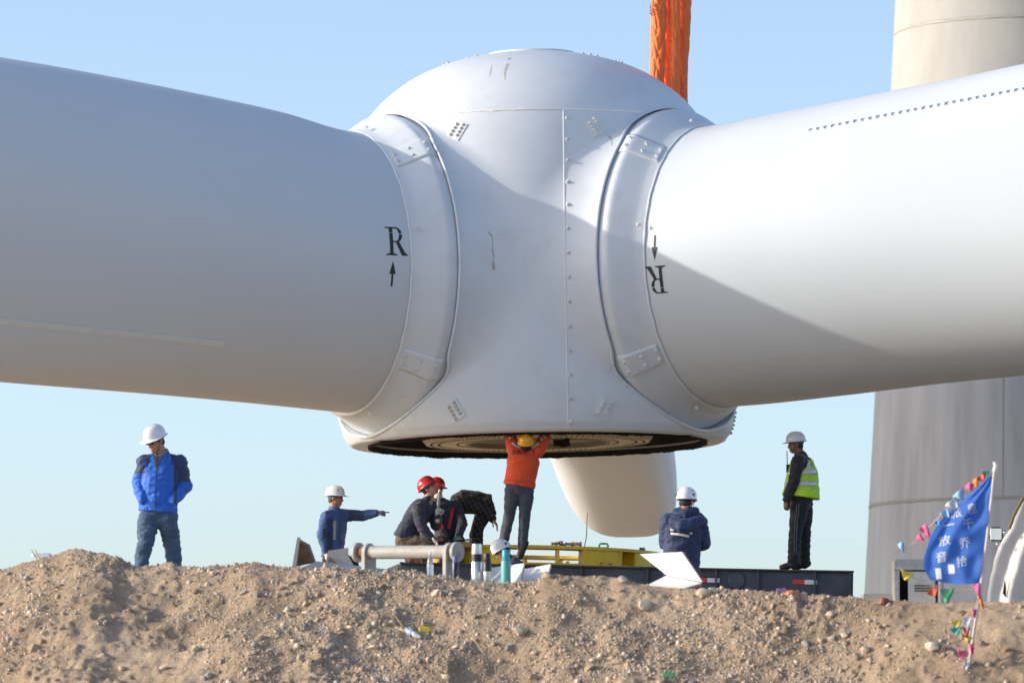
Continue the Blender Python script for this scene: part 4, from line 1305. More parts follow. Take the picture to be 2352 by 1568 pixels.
def helmet(parent, c, f, u, m, style="peak", band=None, logo=None):
    f, u = Vector(f).normalized(), Vector(u); u = (u - f * u.dot(f)).normalized(); l = u.cross(f)   # l: wearer's left
    M = Matrix((f, l, u)).transposed()
    na, nr = 56, 14
    A, B, H = .138, .112, .120
    vs_, fs_ = [], []
    def ringpt(q, r, z): return Vector((A * r * math.cos(q), B * r * math.sin(q), z))
    rings = []
    for i in range(nr + 1):
        ph = math.pi / 2 * i / nr
        row = []
        for k in range(na):
            q = 2 * math.pi * k / na
            e = 0.82
            r = math.sin(ph) ** e; z = H * math.cos(ph) ** .95 if ph < math.pi / 2 - 1e-6 else 0
            p = ringpt(q, r, z)
            if style == "peak":      # raised centre ridges
                p.z += 0.006 * math.exp(-((p.y) / .016) ** 2) * (1 if r < .93 else 0) * (0.3 + .7 * (p.x > -.1))
                p.z += 0.003 * math.exp(-((abs(p.y) - .045) / .010) ** 2) * (1 if r < .9 else 0)
            if style == "climb":
                p.z += (-.035 * max(0, -math.cos(q)) * (r ** 3)) + .012 * max(0, math.cos(q)) * r ** 3
                p.x *= 1.0; p.y *= 1.04
            row.append(p)
        rings.append(row)
    def out(row, ex, dz, peak):
        res = []
        for k in range(na):
            q = 2 * math.pi * k / na
            n = Vector((math.cos(q) / A, math.sin(q) / B, 0)).normalized()
            pk = max(0, math.cos(q)) ** 1.6
            res.append(row[k] + n * (ex + peak * pk) + Vector((0, 0, dz - .25 * peak * pk)))
        return res
    if style == "peak":
        rings.append(out(rings[-1], .004, -.012, 0)); base = rings[-1]
        rings.append(out(base, .012, -.004, .040)); rings.append(out(base, .013, -.009, .041)); rings.append(out(base, .0, -.010, 0.0)); rings.append(out(base, -.010, 0.0, 0)); rings.append(out(base, -.014, .05, 0))
    else:
        rings.append(out(rings[-1], .001, -.020, 0)); base = rings[-1]
        rings.append(out(base, .004, -.006, .010)); rings.append(out(base, -.006, -.008, .004)); rings.append(out(base, -.014, .04, 0))
    for row in rings: vs_ += [M @ p + Vector(c) for p in row]
    for i in range(len(rings) - 1):
        for k in range(na):
            k2 = (k + 1) % na
            fs_.append((i * na + k, (i + 1) * na + k, (i + 1) * na + k2, i * na + k2))
    mb = MB(); mb.add(vs_, fs_)
    me = mb.mesh("helmet", None)
    bm = bmesh.new(); bm.from_mesh(me); bmesh.ops.remove_doubles(bm, verts=bm.verts, dist=1e-5); bmesh.ops.recalc_face_normals(bm, faces=bm.faces); bm.to_mesh(me); bm.free()
    shade(me, 45)
    ho = link("helmet", me, parent, m)
    b = MB()                                                   # inner headband
    b.lathe([(.098, -.045), (.102, -.045), (.102, .02), (.098, .02), (.098, -.045)], 32, Matrix.Translation(c) @ M.to_4x4() @ Matrix.Diagonal((1.06, .86, 1, 1)))
    b.build("headband", band or M_strap, ho)
    if style == "climb":
        for k in range(7):
            q = rad(60 + k * 10)
            for sg in (-1, 1):
                p = Vector((.10 * math.cos(q) + .0, sg * .096, .050 + .028 * math.sin(q)))
                v = MB(); v.box(M @ Vector((.105 * math.cos(q) * 1.0, sg * (.112 - .03 * math.sin(q) ** 2), .055 + .012 * math.sin(q))) + Vector(c), (.004, .012, .016), M @ Matrix.Rotation(sg * .5, 3, 'X'), bevel=.001)
                v.build("vent_slot", M_black, ho)
        for sg in (-1, 1):
            v = MB(); v.lathe([(0, .006), (.014, .006), (.018, 0)], 12, Matrix.Translation(M @ Vector((-.055, sg * .106, .012)) + Vector(c)) @ (M @ Matrix.Rotation(-sg * rad(78), 3, 'X')).to_4x4())
            v.build("clip", M_black, ho)
    return ho, M

def ell(mb, c, rx, ry, rz, M): mb.ball(c, rx, ry, rz, M, 14, 10)

def person(label, J, facing, up=None, jacket=None, trousers=None, boots=None, gloves=(None, None), hand_dirs=None, helm=None, helm_style="peak",
           hair=None, jacket_paint=None, trouser_paint=None, skin=None, bulk=1.0, hem=0.10, collar=True, seed=0.0, strap=True, hand_opts=({}, {}), legs_hidden=False, helm_tilt=0.0, scale=1.0, folds=.011, bag=1.0, pockets=False, collar_mat=None, vox=.0105):
    """J: joint name -> world point (head, neck, chest, waist, pelvis, sl, sr, el, er, wl, wr, hl, hr, kl, kr, al, ar, tl, tr); l / r are the wearer's."""
    low = min((J[k] for k in ("al", "ar", "tl", "tr")), key=lambda p: p.z)
    base = Vector((J["pelvis"].x, J["pelvis"].y, low.z - .05))
    root = empty("person", base, label, "person")
    J = {k: Vector(v) - base for k, v in J.items()}
    skin = skin or M_skin
    f = Vector(facing).normalized(); u = Vector(up) if up else Vector((0, 0, 1)); u = (u - f * u.dot(f)).normalized(); l = u.cross(f)
    HM = Matrix((f, l, u)).transposed()
    hd = J["head"] + (J["neck"] - J["head"]) * .10; S = scale * 1.05
    def H(x, y, z): return hd + HM @ (Vector((x, y, z)) * S)
    lat_s = (J["sl"] - J["sr"]).normalized(); lat_h = (J["hl"] - J["hr"]).normalized()
    b = MB()
    # head
    ell(b, H(-.008, 0, .035), .092 * S, .074 * S, .092 * S, HM)
    ell(b, H(.022, 0, -.03), .068 * S, .062 * S, .080 * S, HM)
    ell(b, H(.045, 0, -.085), .036 * S, .040 * S, .030 * S, HM)
    ell(b, H(.052, .0, -.020), .036 * S, .052 * S, .04 * S, HM)
    ell(b, H(.094, 0, -.022), .012 * S, .010 * S, .022 * S, HM); ell(b, H(.102, 0, -.036), .013 * S, .014 * S, .011 * S, HM)
    ell(b, H(.080, 0, .012), .014 * S, .045 * S, .010 * S, HM)
    ell(b, H(.083, 0, -.066), .010 * S, .022 * S, .007 * S, HM); ell(b, H(.080, 0, -.077), .010 * S, .019 * S, .007 * S, HM)
    for sg in (-1, 1): ell(b, H(-.012, sg * .074, -.012), .018 * S, .010 * S, .030 * S, HM)
    b.loft([H(-.02, 0, -.06), (H(-.02, 0, -.06) + J["neck"]) / 2, J["neck"] - Vector((0, 0, .03))], [l] * 3, [.062, .066, .082], [.064, .068, .078], 14)
    # continuous slim body under the clothes
    b.loft([J["pelvis"], J["waist"], J["chest"], J["neck"] + (J["chest"] - J["neck"]) * .25], [lat_h, (lat_h + lat_s), lat_s, lat_s], [.125, .115, .135, .10], [.09, .085, .095, .07], 14)
    for sd in "lr":
        b.limb(J["s" + sd], J["e" + sd], .045, .038); b.limb(J["e" + sd], J["w" + sd], .037, .027)
        b.limb(J["neck"], J["s" + sd], .05, .045)
        b.limb(J["h" + sd], J["k" + sd], .07, .05); b.limb(J["k" + sd], J["a" + sd], .048, .035); b.limb(J["a" + sd], J["t" + sd], .035, .03)
        b.limb(J["pelvis"], J["h" + sd], .09, .08)
    body = remesh_obj("body", b, .0085, skin, root, smooth_it=3)
    # hands: bare hands belong to the body mesh, gloves are worn over it
    for i, sd in enumerate("lr"):
        if pockets and gloves[i] is None and hand_dirs is None: continue
        w = J["w" + sd]; e = J["e" + sd]
        hdir = Vector(hand_dirs[i][0]) if hand_dirs and hand_dirs[i] else (w - e)
        palm = Vector(hand_dirs[i][1]) if hand_dirs and hand_dirs[i] else -f
        side = Vector(hand_dirs[i][2]) if hand_dirs and hand_dirs[i] else f
        hb = MB(); hand_mb(hb, w, hdir, palm, side, s=1.04, fat=1.16 if gloves[i] else 1.0, **hand_opts[i])
        if gloves[i]:
            hb.loft([w - hdir.normalized() * .055, w - hdir.normalized() * .01], [palm.orthogonal()] * 2, [.038, .033], [.036, .030], 12)
            remesh_obj("glove", hb, .0052, gloves[i], root, smooth_it=2)
        else:
            ho = remesh_obj("hand", hb, .0048, skin, root, smooth_it=2)
            bm = bmesh.new(); bm.from_mesh(body.data); bm.from_mesh(ho.data); bm.to_mesh(body.data); bm.free()
            hme = ho.data; bpy.data.objects.remove(ho); bpy.data.meshes.remove(hme)
            shade(body.data, None)
    # eyes, brows
    for sg in (-1, 1):
        q = MB(); ell(q, H(.0845, sg * .031, -.002), .010 * S, .0135 * S, .0065 * S, HM); q.build("eye", M_eyew, body)
        q = MB(); q.tube([H(.086, sg * .016, .016), H(.085, sg * .032, .019), H(.074, sg * .050, .013)], [.003, .004, .0025], 6); q.build("eyebrow", M_hair, body)
    # hair
    hb = MB(); ell(hb, H(-.016, 0, .032), .094 * S, .079 * S, .094 * S, HM); ell(hb, H(-.045, 0, -.03), .055 * S, .068 * S, .05 * S, HM)
    ho = hb.build("hair", hair or M_hair, root)
    # trousers
    if trousers:
        t = MB()
        t.loft([J["pelvis"] + (J["waist"] - J["pelvis"]) * .7, J["pelvis"], (J["hl"] + J["hr"]) / 2 - Vector((0, 0, .02))], [lat_h] * 3, [.165 * bulk, .178 * bulk, .165 * bulk], [.115 * bulk, .128 * bulk, .11 * bulk], 18)
        for sd in "lr":
            h, k, a = J["h" + sd], J["k" + sd], J["a" + sd]
            k1 = k + (h - k) * .12; k2 = k + (a - k) * .15
            t.loft([h, h + (k - h) * .45, k1, k2], [lat_h] * 4, [.100 * bulk * bag, .090 * bulk * bag, .076 * bag, .073 * bag], [.105 * bulk * bag, .092 * bulk * bag, .078 * bag, .074 * bag], 14)
            t.loft([k1, k2, k + (a - k) * .6, a + (a - k).normalized() * .01], [lat_h] * 4, [.075 * bag, .074 * bag, .070 * bag, .062 * bag], [.077 * bag, .075 * bag, .072 * bag, .066 * bag], 14)
        remesh_obj("trousers", t, .011, trousers, root, smooth_it=4, folds=folds * 1.15, fold_scale=8.0, seed=seed, paint=(lambda c, n: trouser_paint(c, n, J)) if trouser_paint else None)
    # boots
    if boots:
        for sd in "lr":
            k, a, tt = J["k" + sd], J["a" + sd], J["t" + sd]
            d = (tt - a); dh = Vector((d.x, d.y, 0)); dh = dh.normalized() if dh.length > .01 else Vector((0, -1, 0))
            side = Vector((0, 0, 1)).cross(d).normalized() if d.normalized().cross(Vector((0, 0, 1))).length > .05 else lat_h
            q = MB(); q.loft([a + (k - a) * .16, a, a + d * .12], [side] * 3, [.052, .052, .05], [.058, .060, .055], 12)
            upn = side.cross(d).normalized(); upn = upn if upn.z > 0 else -upn
            q.loft([a - d * .35 - upn * .025, a + d * .2 - upn * .015, a + d * .7 - upn * .012, a + d * 1.0 - upn * .016], [side] * 4, [.040, .046, .052, .042], [.040, .046, .038, .028], 12)
            bo = remesh_obj("boot", q, .009, boots, root, smooth_it=3)
            q = MB(); q.loft([a - d * .38 - upn * .058, a + d * .3 - upn * .055, a + d * .75 - upn * .05, a + d * 1.05 - upn * .045], [side] * 4, [.040, .044, .052, .040], [.012, .011, .011, .011], 14)
            q.build("sole", M_sole, bo)
    # jacket
    jk = None
    if jacket:
        t = MB()
        dn = (J["pelvis"] - J["waist"]).normalized()
        hp = J["pelvis"] + dn * hem
        t.loft([hp, J["pelvis"], J["waist"], J["chest"], J["neck"] + (J["chest"] - J["neck"]) * .30, J["neck"] + (J["chest"] - J["neck"]) * .06], [lat_h, lat_h, lat_h + lat_s, lat_s, lat_s, lat_s],
               [.200 * bulk, .198 * bulk, .190 * bulk, .205 * bulk, .175 * bulk, .085], [.150 * bulk, .148 * bulk, .142 * bulk, .150 * bulk, .122 * bulk, .080], 20, flat0=True)
        for sd in "lr":
            s_, e_, w_ = J["s" + sd], J["e" + sd], J["w" + sd]
            t.limb(J["neck"] + (J["chest"] - J["neck"]) * .22, s_, .082 * bulk, .084 * bulk, 14)
            t.loft([s_, s_ + (e_ - s_) * .5, e_], [lat_s] * 3, [.088 * bulk, .078 * bulk, .070 * bulk], [.088 * bulk, .078 * bulk, .070 * bulk], 14)
            t.loft([e_, e_ + (w_ - e_) * .5, w_ - (w_ - e_).normalized() * .015], [lat_s] * 3, [.070 * bulk, .064 * bulk, .050 * bulk], [.070 * bulk, .064 * bulk, .050 * bulk], 14)
        jk = remesh_obj("jacket", t, vox, jacket, root, smooth_it=4, folds=folds, fold_scale=7.5, seed=seed + 5, paint=(lambda c, n: jacket_paint(c, n, J)) if jacket_paint else None)
        if collar:
            nd = (hd - J["neck"]).normalized()
            n0 = J["neck"] - nd * .015
            q = MB(); vs_, fs_ = [], []
            for i, (rr, hh) in enumerate(((.100, -.03), (.098, .03), (.091, .074), (.080, .072), (.076, .0))):
                for k in range(28):
                    a_ = 2 * math.pi * k / 28
                    fw = max(0, math.cos(a_))
                    vs_.append(n0 + f * (rr * math.cos(a_) * .95) + l * rr * math.sin(a_) + nd * (hh - .028 * fw ** 2 * (hh > 0)))
            for i in range(4):
                for k in range(28): fs_.append((i * 28 + k, i * 28 + (k + 1) % 28, (i + 1) * 28 + (k + 1) % 28, (i + 1) * 28 + k))
            q.add(vs_, fs_); q.build("collar", collar_mat or (jacket[0] if isinstance(jacket, list) else jacket), jk, smooth=60)
    if helm:
        ft = (f * math.cos(helm_tilt) + u * math.sin(helm_tilt)); ut = (u * math.cos(helm_tilt) - f * math.sin(helm_tilt))
        ho, hM = helmet(root, H(-.008, 0, .050), ft, ut, helm, helm_style)
        if strap:
            q = MB()
            pts = [H(.015, -.088, .03), H(.022, -.080, -.03), H(.035, -.056, -.088), H(.045, 0, -.118), H(.035, .056, -.088), H(.022, .080, -.03), H(.015, .088, .03)]
            q.tube(pts, .0045, 6); q.build("chin_strap", M_strap, ho)
    return root, J, dict(body=body, jacket=jk, H=H, f=f, l=l, u=u, base=base)

def cloth(name, c, **k):
    d = dict(rough=.85, var=.12, vscale=7, bump=.12, bscale=60, sheen=.15); d.update(k)
    return mat(name, c, **d)
M_denim = cloth("denim", (0.055, 0.105, 0.18), stain=(.14, .19, .24), stain_scale=5, stain_amt=.6)
M_denim2 = cloth("dusty denim", (0.05, 0.062, 0.085), stain=(.17, .155, .13), stain_scale=4, stain_amt=.75)
M_blue = cloth("bright blue shell", (0.012, 0.135, 0.62), rough=.6)
M_navy = cloth("navy shell", (0.030, 0.050, 0.14), rough=.7)
M_navy2 = cloth("navy parka", (0.012, 0.030, 0.095), rough=.7)
M_work = cloth("work blue", (0.055, 0.125, 0.30), rough=.8, stain=(.12, .16, .24), stain_scale=6)
M_dnavy = cloth("dark navy cotton", (0.030, 0.036, 0.060), stain=(.20, .155, .105), stain_scale=4.5, stain_amt=.7)
M_khaki = cloth("dusty brown trousers", (0.12, 0.09, 0.065), stain=(.24, .19, .14), stain_scale=5)
M_orange = cloth("orange work jacket", (0.74, 0.075, 0.012), rough=.7)
M_vestb = cloth("black quilt jacket", (0.014, 0.017, 0.020), rough=.7)
M_track = cloth("black track trousers", (0.008, 0.010, 0.018), rough=.75)
M_hiviz = cloth("lime vest", (0.50, 0.80, 0.02), rough=.6)
M_beige = cloth("beige piping", (.42, .38, .32))
M_greyc = cloth("grey lining", (.22, .22, .21))
def plaid():
    m = bpy.data.materials.new("dark plaid"); m.use_nodes = True; MATS["plaid"] = m
    nt = m.node_tree; N, L = nt.nodes, nt.links; b = N["Principled BSDF"]; b.inputs["Roughness"].default_value = .9
    tc = N.new("ShaderNodeTexCoord"); mp = N.new("ShaderNodeMapping"); mp.inputs["Rotation"].default_value = (0, .5, 0); L.new(tc.outputs["Object"], mp.inputs[0])
    tot = None
    for ax in ("X", "Z"):
        w = N.new("ShaderNodeTexWave"); w.wave_type = 'BANDS'; w.bands_direction = ax; w.inputs["Scale"].default_value = 5.0; w.inputs["Distortion"].default_value = .5; w.inputs["Detail Scale"].default_value = .6
        L.new(mp.outputs[0], w.inputs["Vector"])
        r = N.new("ShaderNodeMapRange"); r.inputs[1].default_value = .45; r.inputs[2].default_value = .95; L.new(w.outputs["Fac"], r.inputs[0])
        if tot is None: tot = r.outputs[0]
        else:
            a = N.new("ShaderNodeMath"); a.operation = 'ADD'; L.new(tot, a.inputs[0]); L.new(r.outputs[0], a.inputs[1]); tot = a.outputs[0]
    d = N.new("ShaderNodeMath"); d.operation = 'MULTIPLY'; d.inputs[1].default_value = .5; L.new(tot, d.inputs[0])
    cr = N.new("ShaderNodeValToRGB"); e = cr.color_ramp.elements; e[0].color = (.016, .015, .015, 1); e[1].color = (.075, .075, .074, 1); q = e.new(.5); q.color = (.040, .037, .035, 1)
    L.new(d.outputs[0], cr.inputs[0]); L.new(cr.outputs[0], b.inputs["Base Color"])
    return m
M_plaid = plaid()

# --- 1 walking man in the blue shell jacket, on the embankment behind the crest
YB = depth_y(215.0)
def pj(px, py, dy=0.0, Y=None): return W(px, py, (YB if Y is None else Y) + dy)
J1 = dict(head=pj(355, 1008, -.05), neck=pj(371, 1046, .02), chest=pj(369, 1085), waist=pj(366, 1130), pelvis=pj(363, 1168),
          sr=pj(333, 1062, -.03), sl=pj(411, 1063, .03), er=pj(319, 1110, .02), el=pj(426, 1118, .04), wr=pj(329, 1148, -.10), wl=pj(396, 1150, -.12),
          hr=pj(343, 1185), hl=pj(383, 1185), kr=pj(334, 1248, -.08), kl=pj(395, 1250, .05), ar=pj(318, 1322, .0), al=pj(404, 1326, .05), tr=pj(305, 1338, -.12), tl=pj(396, 1342, -.12))
def paint_blue(c, n, J):
    zsh = J["sl"].z; el = J["el"]; er = J["er"]
    c = c.astype(float)
    navy = (c[:, 2] > zsh - .10 - .10 * np.abs(c[:, 0] - J["chest"].x) / .2 * 0)
    yoke = c[:, 2] > zsh - 0.02
    outer = ((c[:, 0] > J["chest"].x + .185) & (c[:, 2] > el.z + .05)) | ((c[:, 0] < J["chest"].x - .165) & (c[:, 2] > er.z + .10))
    side = (np.abs(c[:, 0] - (J["chest"].x + .165)) < .018) & (c[:, 2] > J["waist"].z - .12)
    col = np.where(yoke | outer | side, 1, 0)
    cx = (c[:, 0] > J["neck"].x - .12) & (c[:, 0] < J["neck"].x + .11) & (n[:, 1] < -.2) & (c[:, 2] > zsh - .12)
    opn = (np.abs(c[:, 0] - (J["neck"].x - .035)) < (c[:, 2] - (zsh - .13)) * .26) & (n[:, 1] < -.2)
    col = np.where(cx & yoke, 0, col)
    return np.where(opn, 2, col)
M_shirt = cloth('dark checked shirt', (.05, .06, .08))
P1, j1_, d1 = person("man in bright blue jacket and jeans walking behind the earth bank, hands in pockets", J1, (-.62, -.70, -.36), jacket=[M_blue, M_navy, M_shirt], trousers=M_denim, boots=M_kni,
    helm=M_hwhite, skin=M_skin_red, bulk=1.02, hem=.03, jacket_paint=paint_blue, seed=1.3, pockets=True, folds=.016, bag=1.12, collar_mat=M_greyc, vox=.0085)
H = d1["H"]
g = MB()
for sg in (-1, 1): g.ball(H(.090, sg * .032, .000), .010, .026, .018, Matrix((d1["f"], d1["l"], d1["u"])).transposed())
g.tube([H(.02, .077, .008), H(.088, .055, .008), H(.096, 0, .006), H(.088, -.055, .008), H(.02, -.077, .008)], .0035, 6)
g.build("sunglasses", M_lens, P1)
g = MB(); lo = j1_["chest"] + Vector((-.02, -.165, .0)); zp = []
for z in np.linspace(j1_["sl"].z - .10, j1_["pelvis"].z - .02, 12): zp.append(Vector((j1_["neck"].x - .045 - .02 * (j1_["sl"].z - z), -.3, z)))
bv = BVHTree.FromObject(d1["jacket"], bpy.context.evaluated_depsgraph_get())
zz = [bv.ray_cast(p + Vector((0, -.3, 0)), Vector((0, 1, 0)))[0] for p in zp]; zz = [p for p in zz if p is not None]
if len(zz) > 2: g.tube(zz, .006, 6); g.build("zip_flap", M_navy, d1["jacket"])
# open collar wings
for sg, dx in ((-1, -.085), (1, .085)):
    q = MB(); n0 = j1_["neck"]
    q.prism([n0 + Vector((dx * .35, -.105, -.14)), n0 + Vector((dx * 1.25, -.10, -.055)), n0 + Vector((dx * 1.0, -.05, .035)), n0 + Vector((dx * .55, -.085, .0))], (0, -.014, .004))
    q.build("collar_wing", M_blue if sg > 0 else M_greyc, d1["jacket"], smooth=20)

# --- 2 pointing man
YP = -1.0
def pp(px, py, dy=0.0): return W(px, py, YP + dy)
J2 = dict(head=pp(771, 1140), neck=pp(769, 1173), chest=pp(768, 1203), waist=pp(765, 1240), pelvis=pp(765, 1268),
          sr=pp(749, 1187, -.14), sl=pp(798, 1184, .12), er=pp(739, 1227, -.22), el=pp(832, 1184, .06), wr=pp(749, 1268, -.18), wl=pp(866, 1177, .0),
          hr=pp(757, 1282, -.09), hl=pp(775, 1282, .09), kr=pp(768, 1345, -.1), kl=pp(815, 1296, .1), ar=pp(762, 1408, -.1), al=pp(806, 1372, .1), tr=pp(785, 1418, -.1), tl=pp(830, 1380, .1))
def paint_work(c, n, J):
    c = c.astype(float); x0 = J["chest"].x
    side = (n[:, 1] < .2) & (np.abs(c[:, 0] - (x0 - .055)) < .045) & (c[:, 2] < J["sr"].z - .02) & (c[:, 2] > J["waist"].z - .16)
    pip = (n[:, 1] < .0) & (np.abs(c[:, 0] - (x0 + .01 - (J["sr"].z - c[:, 2]) * .02)) < .02) & (c[:, 2] < J["sr"].z - .05) & (c[:, 2] > J["waist"].z)
    farup = (c[:, 0] > J["sl"].x + .02) & (c[:, 0] < J["el"].x + .03) & (c[:, 2] > J["el"].z - .12)
    inner = (c[:, 2] < J["er"].z + .08) & (c[:, 2] > J["er"].z - .06) & (c[:, 0] > J["er"].x + .02) & (c[:, 0] < x0 - .05)
    r = np.where(side | farup | inner, 1, 0)
    return np.where(pip, 2, r)
P2, j2_, d2 = person("man in work blue jacket and white helmet pointing with a gloved hand", J2, (.96, -.25, -.04), jacket=[M_work, M_navy, M_beige], trousers=M_track, boots=M_kni,
    gloves=(M_gloveg, M_glove), helm=M_hwhite, skin=M_skin, hem=.06, jacket_paint=paint_work, seed=2.1, hair=M_hairg, bulk=.98,
    hand_dirs=(((1, .02, .12), (0, .3, -1), (0, -1, -.2)), ((.1, 0, -1), (.8, .3, 0), (.6, -.6, 0))), hand_opts=(dict(point=True), dict(curl=45)))
wrap_text("helmet_mark", "e", .05, [c for c in P2.children if c.name.startswith("helmet")][0], d2["H"](.06, -.09, .11), (1, -.2, -.05), (0, 0, 1), (.35, -.9, .25), M_black, [c for c in P2.children if c.name.startswith("helmet")][0], off=.003)

bv2 = BVHTree.FromObject(d2["jacket"], bpy.context.evaluated_depsgraph_get())
zl = [bv2.ray_cast(Vector((j2_["chest"].x + .075 + .012 * math.sin(i), -1.0, z)), Vector((0, 1, 0)))[0] for i, z in enumerate(np.linspace(j2_["sr"].z - .06, j2_["pelvis"].z - .05, 14))]
zl = [p for p in zl if p is not None]
if len(zl) > 3:
    q = MB(); q.tube(zl, .006, 6); q.build("zip_line", M_navy, d2["jacket"])

# --- 3 squatting man with red helmet holding a steel bolt up
YR = -1.9
def pr(px, py, dy=0.0): return W(px, py, YR + dy)
J3 = dict(head=pr(986, 1118), neck=pr(981, 1150), chest=pr(963, 1178), waist=pr(942, 1212), pelvis=pr(929, 1236),
          sr=pr(960, 1168, -.16), sl=pr(992, 1166, .14), er=pr(969, 1210, -.22), el=pr(1001, 1205, .08), wr=pr(990, 1234, -.20), wl=pr(1005, 1186, -.08),
          hr=pr(925, 1246, -.1), hl=pr(935, 1246, .1), kr=pr(985, 1240, -.16), kl=pr(1000, 1242, .14), ar=pr(944, 1281, -.14), al=pr(962, 1281, .14), tr=pr(966, 1289, -.16), tl=pr(985, 1289, .16))
def paint_dust(c, n, J): return np.zeros(len(c), int)
P3, j3_, d3 = person("squatting worker in red helmet looking up and holding a steel bolt upright", J3, (.74, -.42, .52), up=(-.3, 0, 1), jacket=[M_dnavy], trousers=M_khaki, boots=cloth("tan boots", (.20, .085, .035)),
    gloves=(M_glove, M_glove), helm=M_hred, skin=M_skin_red, hem=.02, seed=3.7, bulk=1.02, hand_dirs=(((.05, 0, 1), (.5, -.6, 0), (.6, .5, .2)), ((.75, -.1, -.7), (.2, -.3, -1), (0, -1, 0))),
    hand_opts=(dict(curl=72, grip=True), dict(curl=25)), strap=False)
# bolt in his hand
bl = W(1004, 1180, YR - .10); bt = W(1012, 1115, YR - .10)
d_ = (bt - bl); Mx = d_.to_track_quat('Z', 'Y').to_matrix().to_4x4(); Lb = d_.length
so = empty("threaded_stud", bl, "long steel stud bolt held upright in a white glove", "bolt")
q = MB(); q.lathe([(0, 0), (.021, 0), (.021, Lb * .72), (.024, Lb * .73), (.024, Lb * .86)], 18, Mx); q.build("shank", M_steel, so)
q = MB()
q.lathe([(.0245, Lb * .86)] + [(.0245 - .003 * (i % 2), Lb * (.86 + .14 * i / 24)) for i in range(25)] + [(0, Lb)], 18, Mx); q.build("thread", mat("brown thread", (.20, .17, .14), .5, metal=.5), so)

# --- 4 second red helmet behind, mask and red harness, working a torque wrench
YR2 = -1.35
def pq(px, py, dy=0.0): return W(px, py, YR2 + dy)
J4 = dict(head=pq(1003, 1121), neck=pq(1010, 1152), chest=pq(1020, 1182), waist=pq(1028, 1215), pelvis=pq(1032, 1238),
          sr=pq(996, 1166, -.06), sl=pq(1047, 1164, .06), er=pq(1004, 1208, -.16), el=pq(1062, 1202, -.12), wr=pq(1026, 1238, -.28), wl=pq(1053, 1232, -.30),
          hr=pq(1020, 1246, -.04), hl=pq(1044, 1246, .04), kr=pq(1014, 1240, -.34), kl=pq(1056, 1240, -.30), ar=pq(1018, 1282, -.05), al=pq(1050, 1282, -.03), tr=pq(1010, 1288, -.2), tl=pq(1056, 1288, -.2))
P4, j4_, d4 = person("crouching worker in red helmet with white mask and red harness straps", J4, (.35, -.9, -.12), jacket=[M_dnavy], trousers=M_dnavy, boots=M_kni, gloves=(M_glove, M_gloveg), helm=M_hred,
    skin=M_skin, hem=.02, seed=4.4, strap=False, hand_dirs=(((-.3, -.4, -1), (-.6, -.5, 0), (-.3, -.9, 0)), ((.4, -.4, -.8), (.3, -.6, 0), (.3, -.9, 0))), hand_opts=(dict(curl=60, grip=True), dict(curl=60, grip=True)))
q = MB(); HM4 = Matrix((d4["f"], d4["l"], d4["u"])).transposed()
ell(q, d4["H"](.066, 0, -.075), .048, .060, .046, HM4); q.build("face_mask", mat("mask white", (.72, .72, .70), .9, var=.05), P4)
hs = MB()
bv4 = BVHTree.FromObject(d4["jacket"], bpy.context.evaluated_depsgraph_get())
for sg in (-1, 1):
    vs_ = []
    for i in range(14):
        f_ = i / 13
        x = j4_["chest"].x + sg * (.045 + .055 * f_) + .02; z = j4_["chest"].z - .20 + .30 * f_
        h = bv4.ray_cast(Vector((x, -1.2, z)), Vector((0, 1, 0)))[0]
        if h is None: continue
        vs_.append(h)
    if len(vs_) > 2:
        v2, f2 = [], []
        for p in vs_: v2 += [p + Vector((-.022, -.008, 0)), p + Vector((.022, -.008, 0)), p + Vector((.022, .012, 0)), p + Vector((-.022, .012, 0))]
        for i in range(len(vs_) - 1):
            for k in range(4): f2.append((i * 4 + k, i * 4 + (k + 1) % 4, i * 4 + 4 + (k + 1) % 4, i * 4 + 4 + k))
        hh = MB(); hh.add(v2, f2); hh.build("harness_strap", mat("harness red", (.60, .02, .03), .6), P4)
tqo = W(1030, 1243, YR2 - .42)
tw = empty("torque_wrench", tqo, "black hydraulic torque wrench with a green band in the crouching worker's hands", "wrench")
def tl_(px, py, dy=0): return W(px, py, YR2 - .42 + dy) - tqo
q = MB(); q.tube([tl_(1030, 1246), tl_(1052, 1243), tl_(1068, 1240)], .024, 12); q.build("body", mat("tool black", (.02, .02, .022), .5), tw)
q = MB(); q.tube([tl_(1066, 1240.5), tl_(1096, 1236)], .016, 12); q.build("shaft", M_steel, tw)
q = MB(); q.tube([tl_(1084, 1238), tl_(1098, 1236)], .019, 12); q.build("collet", mat("tool black", (.02, .02, .022), .5), tw)
q = MB(); q.tube([tl_(1042, 1237, -.02), tl_(1056, 1231, -.02)], .014, 10); q.build("grip_band", M_green, tw)
q = MB(); q.box(tl_(1066, 1250), (.20, .06, .075), bevel=.01); q.build("reaction_block", mat("ochre block", (.42, .24, .06), .6), tw)

